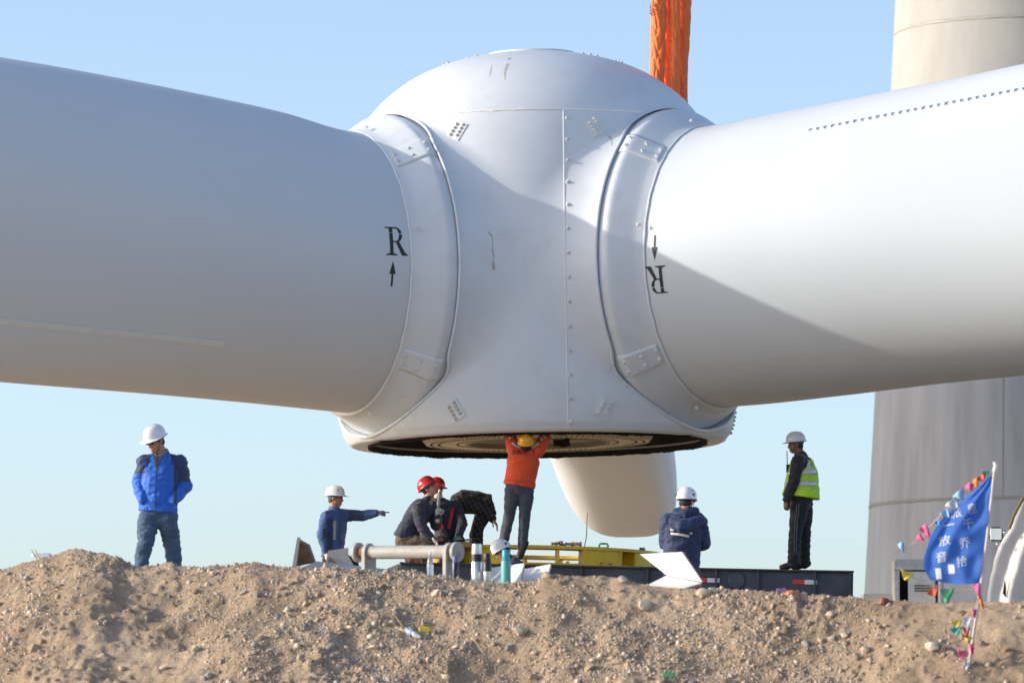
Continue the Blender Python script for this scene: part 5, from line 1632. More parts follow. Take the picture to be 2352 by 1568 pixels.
# --- 5 bending man in plaid
YL = -0.95
def pl_(px, py, dy=0.0): return W(px, py, YL + dy)
J5 = dict(head=pl_(1020, 1188), neck=pl_(1036, 1165), chest=pl_(1064, 1152), waist=pl_(1094, 1154), pelvis=pl_(1114, 1160),
          sl=pl_(1052, 1154, -.18), sr=pl_(1050, 1160, .16), el=pl_(1104, 1166, -.28), er=pl_(1040, 1205, .16), wl=pl_(1132, 1192, -.26), wr=pl_(1040, 1236, .1),
          hl=pl_(1116, 1166, -.1), hr=pl_(1116, 1166, .1), kl=pl_(1096, 1216, -.28), kr=pl_(1092, 1222, .0), al=pl_(1097, 1280, -.12), ar=pl_(1085, 1280, .1), tl=pl_(1078, 1288, -.16), tr=pl_(1066, 1288, .1))
def paint_plaid(c, n, J):
    c = c.astype(float)
    d = np.abs(c[:, 1] - J["chest"].y)
    sleeve = (c[:, 1] < J["chest"].y - .185) | (c[:, 0] > J["el"].x - .03) & (c[:, 2] < J["el"].z + .1)
    return np.where(sleeve, 1, 0)
P5, j5_, d5 = person("man in dark plaid shirt and black vest bending far forward", J5, (-.75, -.1, -.65), up=(-.6, 0, .75), jacket=[M_vestb, M_plaid], trousers=M_plaid, boots=M_kni, skin=M_skin_red, helm=None, jacket_paint=paint_plaid, bulk=1.12,
    hem=.05, seed=5.9, hand_dirs=(((.55, -.1, -.8), (-.7, .2, -.5), (.3, -.9, 0)), ((0, 0, -1), (-1, 0, 0), (0, -1, 0))), hand_opts=(dict(curl=14), dict(curl=30)), collar=False)
q = MB()
q.prism([j5_["pelvis"] + Vector((-.05, -.1, .12)), j5_["pelvis"] + Vector((.09, -.1, .10)), j5_["pelvis"] + Vector((.155, -.1, -.12)), j5_["pelvis"] + Vector((.10, -.1, -.16)), j5_["pelvis"] + Vector((.02, -.1, -.02))], (0, .26, 0))
vt = remesh_obj("vest_tail", q, .012, M_vestb, P5, smooth_it=3, folds=.008, seed=2)
# --- 6 worker in orange reaching into the hub
YO = -2.18
def po(px, py, dy=0.0): return W(px, py, YO + dy)
J6 = dict(head=po(1209, 1018, -.06), neck=po(1205, 1037), chest=po(1202, 1060), waist=po(1197, 1090), pelvis=po(1193, 1112),
          sl=po(1180, 1034), sr=po(1236, 1034), el=po(1172, 1003, .06), er=po(1252, 1003, .06), wl=po(1186, 970, .16), wr=po(1240, 970, .16),
          hl=po(1178, 1124), hr=po(1209, 1124), kl=po(1170, 1182, -.02), kr=po(1205, 1186, -.03), al=po(1156, 1246, .05), ar=po(1200, 1252, .04), tl=po(1150, 1276, .12), tr=po(1190, 1279, .06))
J6 = {k: v for k, v in J6.items()}
M_odark = cloth("orange hem", (.62, .05, .01))
P6, j6_, d6 = person("worker in orange jacket, jeans and yellow helmet reaching up into the hub", J6, (.05, .95, .45), up=(0, -.4, 1), jacket=[M_orange], trousers=M_denim2, boots=M_kni, gloves=(M_glove, M_glove), helm=M_hyel,
    skin=M_skin, hem=.02, seed=6.2, strap=False, bulk=1.10, hand_dirs=(((.1, .1, 1), (0, -1, 0), (1, 0, 0)), ((-.1, .1, 1), (0, -1, 0), (-1, 0, 0))), folds=.008)
def band(parent, target, path, wid, m, name="reflective_stripe", view=Vector((0, 1, 0)), back=1.0, off=.006):
    """Flat tape laid on a garment along a path of local points, pressed on along view."""
    bv_ = BVHTree.FromObject(target, bpy.context.evaluated_depsgraph_get())
    pts = []
    for i in range(len(path) - 1):
        for k in range(6): pts.append(Vector(path[i]).lerp(Vector(path[i + 1]), k / 6))
    pts.append(Vector(path[-1]))
    v2, f2 = [], []
    for i, p in enumerate(pts):
        t = (pts[min(i + 1, len(pts) - 1)] - pts[max(i - 1, 0)]).normalized(); w_ = t.cross(view).normalized() * wid / 2
        row = []
        for q_ in (p - w_, p, p + w_):
            h = bv_.ray_cast(q_ - view * back, view, back * 2)
            row.append((h[0] - view * off) if h[0] is not None else None)
        if any(r is None for r in row):
            ok = [r for r in row if r is not None]
            if not ok: continue
            row = [r if r is not None else ok[0] + (q_ - p) - (ok[0] - p) * 0 for r, q_ in zip(row, (p - w_, p, p + w_))]
        v2 += row
    for i in range(len(v2) // 3 - 1):
        for k in range(2): f2.append((i * 3 + k, i * 3 + k + 1, i * 3 + k + 4, i * 3 + k + 3))
    if not f2: return None
    mb = MB(); mb.add(v2, f2)
    o = mb.build(name, m, parent, smooth=60)
    s_ = o.modifiers.new("t", 'SOLIDIFY'); s_.thickness = .004; s_.offset = 0
    return o
def lo6(px, py): return po(px, py) - d6["base"]
jk6 = d6["jacket"]
band(jk6, jk6, [lo6(1176, 1016), lo6(1188, 1024), lo6(1208, 1028), lo6(1224, 1025), lo6(1236, 1017)], .042, M_retro)
band(jk6, jk6, [lo6(1238, 1000), lo6(1246, 1011)], .032, M_retro); band(jk6, jk6, [lo6(1243, 995), lo6(1254, 1005)], .028, M_retro)
band(jk6, jk6, [lo6(1168, 1006), lo6(1183, 999)], .03, M_retro)
M_nprint = mat("navy print", (.02, .015, .05), .8)
for ch, px, sz in (("江", 1181, .062), ("西", 1192, .066), ("尔", 1206, .066), ("飞", 1223, .062)):
    wrap_text("printed_character", ch, sz, jk6, lo6(px, 1040 - (px - 1183) * .02), (1, 0, 0), (0, 0, 1), (0, -1, 0), M_nprint, jk6, off=.006, bold=.001)
band(jk6, jk6, [lo6(1160, 1102), lo6(1180, 1106), lo6(1205, 1108), lo6(1230, 1109)], .008, M_odark, "hem_seam")

# --- 7 man in white climbing helmet, head and shoulders behind the thermos flasks
YC = -3.4
def pc(px, py, dy=0.0): return W(px, py, YC + dy)
J7 = dict(head=pc(1152, 1263), neck=pc(1165, 1288, .0), chest=pc(1182, 1306), waist=pc(1200, 1336), pelvis=pc(1212, 1352), sr=pc(1176, 1304, -.18), sl=pc(1176, 1300, .16), er=pc(1170, 1345, -.2), el=pc(1165, 1340, .15), wr=pc(1140, 1362, -.15), wl=pc(1140, 1356, .1),
          hr=pc(1210, 1360, .1), hl=pc(1210, 1360, -.1), kr=pc(1180, 1375, .1), kl=pc(1178, 1378, -.1), ar=pc(1210, 1400, .1), al=pc(1208, 1402, -.1), tr=pc(1188, 1407, .1), tl=pc(1186, 1409, -.1))
P7, j7_, d7 = person("man with white vented climbing helmet crouching behind the thermos flasks", J7, (-.78, -.30, -.52), up=(-.35, 0, 1), jacket=[M_dnavy], trousers=M_dnavy, boots=M_kni, gloves=(M_glove, M_glove), helm=M_hwhite, helm_style="climb", skin=M_skin_red, seed=7.7, hem=.03)
q = MB(); q.tube([d7["H"](.096, -.05, -.004), d7["H"](.055, -.074, -.002), d7["H"](-.01, -.08, -.004)], .004, 6); q.build("glasses_temple", M_lens, P7)

# --- 8 man seen from behind in a navy parka
YN = depth_y(200.0)
def pn(px, py, dy=0.0): return W(px, py, YN + dy)
J8 = dict(head=pn(1577, 1149), neck=pn(1574, 1178), chest=pn(1569, 1215), waist=pn(1566, 1262), pelvis=pn(1564, 1300), sl=pn(1536, 1197), sr=pn(1605, 1197), el=pn(1527, 1245, .05), er=pn(1618, 1246, .05), wl=pn(1545, 1262, .30), wr=pn(1600, 1255, .30),
          hl=pn(1546, 1316), hr=pn(1582, 1316), kl=pn(1545, 1390), kr=pn(1585, 1390), al=pn(1545, 1462), ar=pn(1585, 1462), tl=pn(1543, 1474, .16), tr=pn(1590, 1474, .16))
P8, j8_, d8 = person("man in navy hooded parka and white helmet seen from behind", J8, (.35, .9, -.25), jacket=[M_navy2], trousers=M_navy2, boots=M_kni, helm=M_hwhite, helm_style="climb", skin=M_skin_red, seed=8.5, hem=.06, bulk=1.10, folds=.013,
    hand_dirs=(((.5, .7, .1), (0, 0, -1), (1, 0, 0)), ((-.5, .7, .1), (0, 0, -1), (-1, 0, 0))), hand_opts=(dict(curl=50), dict(curl=50)), pockets=False)
q = MB(); nb = j8_["neck"]
q.loft([nb + Vector((-.15, -.10, -.10)), nb + Vector((-.05, -.16, -.15)), nb + Vector((.06, -.16, -.15)), nb + Vector((.17, -.10, -.08))], [Vector((0, .3, 1))] * 4, [.05, .085, .085, .055], [.045, .055, .055, .05], 14)
q.loft([nb + Vector((-.11, -.04, .0)), nb + Vector((0, -.09, -.03)), nb + Vector((.12, -.04, .01))], [Vector((0, 0, 1))] * 3, [.06, .07, .06], [.045, .05, .045], 14)
hd8 = remesh_obj("hood", q, .011, M_navy2, P8, smooth_it=4, folds=.009, seed=3)
bpy.context.view_layer.update()
def lo8(px, py): return pn(px, py) - d8["base"]
band(d8["jacket"], d8["jacket"], [lo8(1540, 1226), lo8(1560, 1229), lo8(1582, 1233)], .026, M_white, "printed_strip")
band(d8["jacket"], d8["jacket"], [lo8(1539, 1217), lo8(1547, 1219)], .028, M_white, "printed_emblem")
band(d8["jacket"], d8["jacket"], [lo8(1584, 1225), lo8(1589, 1226)], .026, M_white, "printed_emblem")

# --- 9 man in lime vest on the trailer end
YV = TR_O.y + .42
def pv(px, py, dy=0.0): return W(px, py, YV + dy)
J9 = dict(head=pv(1826, 1017), neck=pv(1840, 1047), chest=pv(1843, 1078), waist=pv(1842, 1115), pelvis=pv(1839, 1145), sl=pv(1834, 1060, -.18), sr=pv(1834, 1060, .18), el=pv(1823, 1106, -.24), er=pv(1825, 1106, .22), wl=pv(1806, 1148, -.22), wr=pv(1812, 1145, .2),
          hl=pv(1838, 1156, -.09), hr=pv(1845, 1156, .09), kl=pv(1826, 1225, -.1), kr=pv(1848, 1226, .1), al=pv(1822, 1292, -.1), ar=pv(1847, 1292, .1), tl=pv(1794, 1301, -.12), tr=pv(1822, 1301, .08))
P9, j9_, d9 = person("man in lime reflective vest standing on the end of the trailer", J9, (-.98, -.1, -.08), jacket=[M_vestb], trousers=M_track, boots=M_kni, helm=M_hwhite, skin=mat("skin deep", (.24, .11, .07), .55), hair=M_hair, seed=9.1, hem=.03,
    hand_dirs=(((-.15, -.05, -1), (.6, .4, 0), (-.9, .1, 0)), ((-.1, 0, -1), (.6, -.5, 0), (-.9, 0, 0))), hand_opts=(dict(curl=38), dict(curl=38)), bulk=1.12, bag=1.12)
v = MB(); a9 = j9_
fw = Vector((-1, 0, 0))
v.loft([a9["pelvis"] + Vector((.0, 0, .02)), a9["waist"], a9["chest"], a9["neck"] + (a9["chest"] - a9["neck"]) * .35, a9["neck"] + (a9["chest"] - a9["neck"]) * .12], [Vector((0, 1, 0))] * 5, [.275, .255, .24, .175, .12], [.262, .235, .205, .150, .105], 24, flat0=True)
vest = remesh_obj("safety_vest", v, .010, M_hiviz, P9, smooth_it=3, folds=.009, fold_scale=7, seed=4)
# cut the armholes: remove faces near the sleeves
bm = bmesh.new(); bm.from_mesh(vest.data)
dele = []
for fc in bm.faces:
    c = fc.calc_center_median()
    for sd, sg in (("sl", -1), ("sr", 1)):
        s_ = a9[sd]
        if (c - s_ - Vector((-.01, 0, -.04))).length < .125: dele.append(fc); break
    else:
        if c.z < a9["pelvis"].z - .06 or c.z > a9["neck"].z - .035: dele.append(fc)
bmesh.ops.delete(bm, geom=dele, context='FACES'); bm.to_mesh(vest.data); bm.free(); shade(vest.data, None)
bpy.context.view_layer.update()
def lo9(px, py): return pv(px, py) - d9["base"]
for py in (1085, 1112):
    band(vest, vest, [lo9(1800 - 2, py + 2), lo9(1815, py + 1), lo9(1838, py), lo9(1860, py + 1), lo9(1874, py - 1 if py < 1100 else py)], .075, M_retro)
band(vest, vest, [lo9(1846, 1046), lo9(1853, 1056), lo9(1856, 1068), lo9(1856, 1082)], .05, M_retro)
wrap_text("printed_mark", "安全", .06, vest, lo9(1861, 1069), (1, 0, 0), (0, 0, 1), (.25, -1, 0), mat("green print", (.03, .20, .09), .7), vest, off=.007)
for sg in (0, 1):
    band(P9, [c for c in P9.children if c.name.startswith("trousers")][0], [lo9(1829 + sg * 5, 1160), lo9(1825 + sg * 5, 1200), lo9(1823 + sg * 5, 1235), lo9(1822 + sg * 5, 1275)], .012, mat("grey stripe", (.12, .125, .135), .7), "trouser_stripe")
q = MB(); q.tube([lo9(1808, 1070) + Vector((0, -.06, 0)), lo9(1807, 1036) + Vector((0, -.06, 0))], .006, 6); q.box(lo9(1810, 1076) + Vector((0, -.06, 0)), (.055, .05, .11), bevel=.006)
q.build("radio", M_black, P9)

# ------------------------------------------------------------------ things along the crest of the bank
M_pipe = mat("pale primer steel", (0.40, 0.39, 0.37), 0.6, var=.12, vscale=6, stain=(.26, .14, .07), stain_scale=7, stain_amt=.75, bump=.1, bscale=25)
M_rust = mat("rusty steel", (0.24, 0.12, 0.06), 0.85, var=.35, vscale=9, stain=(.30, .26, .22), stain_scale=6, stain_amt=.6, bump=.4, bscale=30)
M_bluep = mat("pale blue steel", (0.30, 0.36, 0.44), 0.6, var=.12, vscale=6, stain=(.25, .20, .16), stain_scale=7, stain_amt=.4)
M_foam = mat("white foam board", (0.82, 0.82, 0.80), 0.7, var=.03, vscale=8, bump=.05, bscale=60)
M_foamedge = mat("salmon foam edge", (0.62, 0.33, 0.24), 0.8, var=.1, vscale=10)
def cY(px): return float(crest_depth(px)) + CAMP.y
# pipe on two upright plates
YA, YB_ = cY(842) + .9, cY(1040) + .5
pA, pB = W(823, 1268, YA), W(1049, 1267, YB_)
ax_ = (pB - pA).normalized(); Lp = (pB - pA).length
pipe = empty("steel_pipe_stand", Vector(((pA.x + pB.x) / 2, (pA.y + pB.y) / 2, min(pA.z, pB.z) - .45)), "pale primed steel pipe with end flanges resting on two upright plates", "pipe")
ro = pipe.location
Mx = Matrix.Translation(pA - ro) @ ax_.to_track_quat('Z', 'Y').to_matrix().to_4x4()
q = MB(); q.lathe([(.066, .13), (.066, Lp - .12)], 40, Mx); q.build("tube", M_pipe, pipe)
for a, b in ((.02, .13), (Lp - .12, Lp - .02)):
    q = MB(); q.lathe([(.058, a), (.060, (a + b) / 2), (.058, b)], 32, Mx); q.build("neck", M_rust, pipe)
for a, b in ((-.022, .02), (Lp - .02, Lp + .025)):
    q = MB(); q.lathe([(0, a), (.092, a), (.098, a + .006), (.098, b - .006), (.092, b), (0, b)], 40, Mx); q.build("end_flange", M_pipe, pipe)
for s_ in (.115, Lp - .105):
    c_ = pA + ax_ * s_ - ro
    sd = ax_.cross(Vector((0, 0, 1))).normalized()
    pts = []
    for k in range(13):
        t_ = math.pi * k / 12
        pts.append(c_ + sd * .090 * math.cos(t_) + Vector((0, 0, .090 * math.sin(t_))))
    pts += [c_ - sd * .09 - Vector((0, 0, .46)), c_ + sd * .09 - Vector((0, 0, .46))]
    q = MB(); q.prism(pts, ax_ * .040); q.build("support_plate", M_pipe, pipe, smooth=30)
# welded bracket with gussets
YG = cY(740) + 1.1
def pg_(px, py, dy=0.0): return W(px, py, YG + dy)
g0 = pg_(740, 1335)
brk = empty("steel_bracket", g0, "rusty welded steel bracket with triangular gussets lying on the bank", "bracket")
def L0(p): return p - g0
def plate(name, pts, th, m, dy=(0, 1, 0)):
    q = MB(); q.prism([L0(p) for p in pts], Vector(dy) * th); return q.build(name, m, brk, smooth=20)
plate("end_plate", [pg_(671, 1300), pg_(683, 1232), pg_(689, 1234), pg_(680, 1301)], .26, M_pipe)
plate("gusset", [pg_(682, 1240, .12), pg_(707, 1252, .12), pg_(722, 1292, .12), pg_(678, 1300, .12)], .02, M_rust)
plate("gusset", [pg_(686, 1236, .24), pg_(712, 1250, .24), pg_(726, 1290, .24), pg_(684, 1300, .24)], .02, M_pipe)
plate("web_plate", [pg_(747, 1298), pg_(754, 1264), pg_(800, 1257), pg_(800, 1278), pg_(812, 1302)], .02, M_pipe)
plate("gusset", [pg_(756, 1276, -.05), pg_(776, 1296, -.05), pg_(752, 1296, -.05)], .03, M_rust)
plate("gusset", [pg_(784, 1294, -.04), pg_(797, 1268, -.04), pg_(815, 1304, -.04)], .03, M_pipe)
plate("beam", [pg_(690, 1304, -.12), pg_(728, 1288, -.12), pg_(885, 1306, -.12), pg_(870, 1320, -.12), pg_(690, 1316, -.12)], .22, M_bluep)

# bottles and flasks
def vessel(name, label, cat, px, top, bot, prof, Yo=0.25):
    """prof: list of (part name, [(r px, y frac)], material); fractions run 0 = bottom, 1 = top."""
    Yv = cY(px) + Yo
    b, t = W(px, bot, Yv), W(px, top, Yv)
    sc_ = (Yv - CAMP.y) / FOC
    o = empty(name, b, label, cat)
    h = (t - b).length
    for pn_, pr_, m_ in prof:
        q = MB(); q.lathe([(r * sc_, f * h) for r, f in pr_], 28); q.build(pn_, m_, o, smooth=35)
    return o
M_inox = mat("brushed inox", (0.62, 0.63, 0.64), 0.28, metal=.85)
M_blk = mat("black plastic", (0.02, 0.02, 0.024), 0.4)
M_teal = mat("teal enamel", (0.10, 0.42, 0.42), 0.4); M_teal2 = mat("teal cap", (0.03, 0.36, 0.44), 0.4)
M_pet = mat("clear plastic", (0.85, 0.9, 0.92), 0.08, trans=.85, spec=.5)
M_capw = mat("white cap", (.8, .8, .8), .5); M_navyc = mat("dark flask", (.02, .022, .05), .3)
vessel("thermos_flask", "large steel thermos flask with black band standing on the bank", "thermos", 1095, 1248, 1345,
       [("flask_body", [(0, 0), (12.5, 0), (13, .02), (13, .56), (12, .58)], M_inox), ("neck_band", [(12, .57), (13.2, .58), (13.2, .74), (12, .75)], M_blk), ("cup", [(12, .745), (12.2, .76), (11, .985), (9, 1), (0, 1)], M_inox)])
vessel("vacuum_flask", "small black topped steel flask right beside the large thermos", "flask", 1119, 1270, 1345,
       [("flask_body", [(0, 0), (8.5, 0), (9, .02), (9.2, .45)], M_inox), ("sleeve", [(9.3, .44), (9.4, .72), (7.5, .76)], M_blk), ("cap", [(7.8, .75), (8.3, .77), (8.2, .97), (7, 1), (0, 1)], M_blk)], .2)
vessel("water_flask", "pale teal water flask with darker teal cap in front of the crouching man", "flask", 1162, 1262, 1350,
       [("flask_body", [(0, 0), (11, 0), (11.4, .03), (11.4, .62), (10.5, .70), (8, .72)], M_teal), ("cap", [(8.6, .70), (9, .71), (9, .97), (8, 1), (0, 1)], M_teal2)], .1)
vessel("water_bottle", "clear plastic water bottle standing on the bank before the pipe", "bottle", 988, 1266, 1322,
       [("bottle_body", [(0, 0), (7, 0), (7.4, .05), (7.0, .3), (7.4, .34), (7.2, .58), (5, .74), (2.6, .84), (2.6, .90)], M_pet), ("cap", [(2.9, .89), (2.9, .99), (0, 1)], M_capw)], .12)
vessel("drinking_cup", "dark slim flask between the pipe plate and the thermos", "flask", 1046, 1276, 1345,
       [("flask_body", [(0, 0), (7.5, 0), (7.8, .75), (6.5, .80)], M_navyc), ("cap", [(6.8, .79), (6.8, .97), (0, 1)], mat("violet cap", (.16, .14, .42), .4))], .3)

# white foam boards
def board(name, label, faces, th, edge, cat="board", m=None, px0=1200):
    base = faces[0][0]
    o = empty(name, base, label, cat)
    for poly in faces:
        n = (poly[1] - poly[0]).cross(poly[2] - poly[0]).normalized()
        if n.y > 0: n = -n
        q = MB(); v = [p - base for p in poly]
        k = len(v); w_ = [p - n * th for p in v]
        q.add(v + w_, [tuple(range(k))], 0); q.f.append(tuple(range(2 * k - 1, k - 1, -1))); q.m.append(0)
        for i in range(k):
            j = (i + 1) % k; q.f.append((i, j, k + j, k + i)); q.m.append(1)
        q.build("panel", [m or M_foam, edge], o, smooth=20)
    return o
Yq_ = cY(1540) + .25
def pw(px, py, dy=0.0): return W(px, py, Yq_ + dy)
board("folded_foam_board", "large white foam board folded like a lid with salmon edges, before the navy parka", [[pw(1470, 1272, .42), pw(1566, 1267, .06), pw(1613, 1336, -.08), pw(1531, 1320, .22)], [pw(1531, 1321, .22), pw(1612, 1338, -.08), pw(1572, 1350, -.20), pw(1484, 1344, .04)]], .028, M_foamedge)
Yq_ = cY(1190) + .22
board("foam_sheet", "white foam sheet with a slit leaning behind the teal flask", [[pw(1118, 1304, .30), pw(1203, 1293, .02), pw(1192, 1340, -.06), pw(1110, 1338, .2)]], .02, M_foam)
board("foam_sheet", "small white foam sheet propped beside the slit one", [[pw(1205, 1306, .30), pw(1264, 1295, .08), pw(1256, 1324, -.02), pw(1197, 1338, .16)]], .022, M_foam)

# electrical cabinet at the foot of the tower
YK = 20.0
def pk(px, py, dy=0.0): return W(px, py, YK + dy)
M_cab = mat("weathered cabinet", (0.60, 0.61, 0.60), 0.7, var=.15, vscale=7, stain=(.25, .25, .24), stain_scale=9, stain_amt=.6)
M_cabd = mat("cabinet door", (0.74, 0.76, 0.76), 0.55, var=.08, vscale=5, stain=(.35, .35, .33), stain_scale=6, stain_amt=.4)
k0 = Vector((pk(2110, 1400).x, YK, PLAT)); cab = empty("electrical_cabinet", k0, "grey weathered electrical cabinet with one open door below the tower", "cabinet")
sc_ = (YK - CAMP.y) / FOC
xl, xr, zt = pk(2054, 1284).x - k0.x, pk(2168, 1284).x - k0.x, pk(2054, 1284).z - k0.z
zi = pk(2054, 1308).z - k0.z
def cbox(nm, x0, x1, y0, y1, z0, z1, m): 
    q = MB(); q.box(((x0 + x1) / 2, (y0 + y1) / 2, (z0 + z1) / 2), (x1 - x0, y1 - y0, z1 - z0), bevel=.008); return q.build(nm, m, cab, smooth=30)
cbox("side_panel", xl, xl + .09, 0, .7, 0, zi, M_cab); cbox("side_panel", xr - .09, xr, 0, .7, 0, zi, M_cab); cbox("top_panel", xl, xr, 0, .7, zi + .002, zt, M_cab); cbox("back_panel", xl + .092, xr - .092, .62, .69, 0, zi - .002, M_dark)
dx0, dx1 = pk(2078, 0).x - k0.x, pk(2140, 0).x - k0.x
dr = cbox("door", dx0, dx1, .02, .06, .1, zi - .03, M_cabd)
for j in range(3):
    zz_ = pk(0, 1344 + j * 6).z - k0.z
    q = MB(); q.box(((dx0 + dx1) / 2 + .02, .012, zz_), (.30, .016, .018)); q.build("louvre", M_dark, dr, smooth=None)
dr2 = MB(); dr2.box((0, 0, 0), (.03, .40, zi - .14)); dro = dr2.build("door", M_cabd, cab, smooth=None); dro.location = (dx1 + .06, -.20, (zi - .1) / 2 + .05)
wb = MB(); wb.box((pk(2022, 1360).x - k0.x, .9, pk(0, 1359).z - k0.z - .5), (.55, .5, 1.0), bevel=.03); wb.build("plinth", mat("white plinth", (.6, .58, .53), .8), cab, smooth=30)

# ------------------------------------------------------------------ flag on a bent pole, pennant strings
fb_ = ground_at(2224, 1536)
YF = fb_.y
def pf(px, py, dy=0.0): return W(px, py, YF + dy)
M_pole = mat("white flag pole", (0.62, 0.56, 0.52), 0.5)
M_flag = mat("blue flag cloth", (0.05, 0.17, 0.60), 0.75, var=.12, vscale=3)
_n = M_flag.node_tree; _t = _n.nodes.new("ShaderNodeBsdfTranslucent"); _t.inputs[0].default_value = (.08, .25, .8, 1); _m = _n.nodes.new("ShaderNodeMixShader"); _m.inputs[0].default_value = .4
_n.links.new(_n.nodes["Principled BSDF"].outputs[0], _m.inputs[1]); _n.links.new(_t.outputs[0], _m.inputs[2]); _n.links.new(_m.outputs[0], _n.nodes["Material Output"].inputs[0])
M_flagw = mat("flag white print", (0.52, 0.58, 0.68), 0.75)
flag = empty("flag", pf(2223, 1538), "blue flag with white characters on a leaning pole stuck in the bank", "flag")
f0 = flag.location
polepx = [(2223, 1545), (2231, 1490), (2240, 1430), (2250, 1365), (2258, 1310), (2268, 1230), (2277, 1150), (2286, 1066)]
q = MB(); q.tube([pf(*p) - f0 for p in polepx], .014, 10); q.build("pole", M_pole, flag)
q = MB(); q.tube([pf(2283, 1085) - f0, pf(2287, 1068) - f0, pf(2283, 1060) - f0], .018, 8); q.build("finial", M_bead, flag)
pole_e = pchip([0, .35, .7, 1], [0, .35, .7, 1])
hx = pchip([0, .3, .6, 1.0], [2281, 2272, 2262, 2250]); hy = pchip([0, 1.0], [1092, 1338])
fx = pchip([0, .12, .35, .6, .8, 1.0], [2272, 2238, 2165, 2133, 2121, 2136]); fy = pchip([0, .12, .35, .6, .8, 1.0], [1094, 1125, 1190, 1245, 1296, 1330])
vs_, fs_ = [], []
nu, nv = 34, 40
for j in range(nv):
    v_ = j / (nv - 1)
    for i in range(nu):
        u_ = i / (nu - 1)
        x = float(hx(v_)) * (1 - u_) + float(fx(v_)) * u_; y = float(hy(v_)) * (1 - u_) + float(fy(v_)) * u_ + 6 * u_ * (1 - u_) * v_ * 4
        w_ = .06 * math.sin(u_ * 7 + v_ * 3) * u_ + .04 * math.sin(u_ * 13 - v_ * 6) * u_ + .16 * u_ + .035 * noise.noise(Vector((u_ * 4 + v_ * 3, v_ * 6 - u_ * 2, 1))) + .012 * math.sin((u_ * 9 + v_ * 14)) * (1 - u_)
        vs_.append(pf(x, y, w_) - f0)
for j in range(nv - 1):
    for i in range(nu - 1): fs_.append((j * nu + i, j * nu + i + 1, (j + 1) * nu + i + 1, (j + 1) * nu + i))
q = MB(); q.add(vs_, fs_); fcl = q.build("flag_cloth", M_flag, flag, smooth=60)
bpy.context.view_layer.update()
up_ = Vector((-.10, 0, 1)); rt_ = Vector((1, 0, .16))
for ch, px, py in (("息", 2234, 1169), ("千", 2225, 1203), ("乔", 2217, 1247), ("拾", 2210, 1290), ("派", 2198, 1177), ("一", 2182, 1205), ("放", 2172, 1240), ("音", 2165, 1279)):
    wrap_text("printed_character", ch, .105, fcl, pf(px, py) - f0, rt_, up_, (0, -1, 0), M_flagw, fcl, off=.006, bold=.0)
def patch(px, py, w_, h_):
    me = MB(); c = pf(px, py, -.25) - f0
    bv_ = BVHTree.FromObject(fcl, bpy.context.evaluated_depsgraph_get()); vv, ff = [], []
    for j in range(5):
        for i in range(5):
            p = c + Vector(((i / 4 - .5) * w_ - .1 * (j / 4 - .5) * h_, 0, (j / 4 - .5) * h_)); h = bv_.ray_cast(p, Vector((0, 1, 0)))[0]
            vv.append((h if h is not None else p + Vector((0, .25, 0))) + Vector((0, -.006, 0)))
    for j in range(4):
        for i in range(4): ff.append((j * 5 + i, j * 5 + i + 1, j * 5 + i + 6, j * 5 + i + 5))
    me.add(vv, ff); me.build("printed_emblem", M_flagw, fcl)
patch(2192, 1302, .055, .085); patch(2163, 1312, .05, .10)
PC = {"pink": (.75, .12, .30), "red": (.70, .10, .07), "green": (.10, .42, .20), "yellow": (.70, .58, .10), "sky": (.28, .50, .78), "blue": (.10, .32, .72), "orange": (.78, .28, .06), "teal": (.06, .38, .36), "pale": (.55, .64, .72)}
def pstring(label, line, pens, cord_pts, group):
    base = pf(*line[0])
    o = empty("pennant_string", base, label, "pennants", group)
    q = MB(); q.tube([pf(x, y, -.06) - base for x, y in cord_pts], .006, 6); q.build("cord", M_pole, o)
    for i, (px, py, w_, h_, angd, colr) in enumerate(pens):
        c = pf(px, py, -.075) - base; a_ = rad(angd)
        e1 = Vector((math.cos(a_), .0, math.sin(a_))); e2 = Vector((math.sin(a_), 0, -math.cos(a_)))
        vv, ff = [], []
        n = 7
        for j in range(n):
            v_ = j / (n - 1)
            for k in range(n):
                u_ = k / (n - 1) - .5
                p = c + e1 * u_ * w_ * .85 * (1 - .8 * v_) + e2 * v_ * h_ + Vector((0, .014 * math.sin(u_ * 5 + i + v_ * 4) - .02 * v_, .005 * math.sin(u_ * 9 + i * 2)))
                vv.append(p)
        for j in range(n - 1):
            for k in range(n - 1): ff.append((j * n + k, j * n + k + 1, (j + 1) * n + k + 1, (j + 1) * n + k))
        q = MB(); q.add(vv, ff)
        po_ = q.build("pennant", mat("pennant " + colr, PC[colr], .7, var=.08, vscale=8), o)
        s_ = po_.modifiers.new("t", 'SOLIDIFY'); s_.thickness = .004
pstring("string of coloured pennants along the top edge of the blue flag", [(2275, 1084)],
        [(2262, 1082, .10, .06, 8, "green"), (2250, 1092, .12, .06, 40, "red"), (2234, 1104, .12, .07, 38, "orange"), (2222, 1112, .12, .07, 35, "pink"), (2200, 1128, .16, .09, 38, "sky"), (2182, 1150, .15, .09, 40, "pale"),
         (2166, 1172, .12, .08, 40, "sky"), (2150, 1195, .07, .05, 35, "blue"), (2118, 1208, .10, .12, 35, "pink"), (2107, 1232, .09, .07, 60, "pink"), (2068, 1246, .08, .09, 20, "sky")],
        [(2280, 1082), (2230, 1112), (2180, 1162), (2140, 1205), (2110, 1240), (2080, 1258), (2060, 1262)], "pennant strings by the flag")
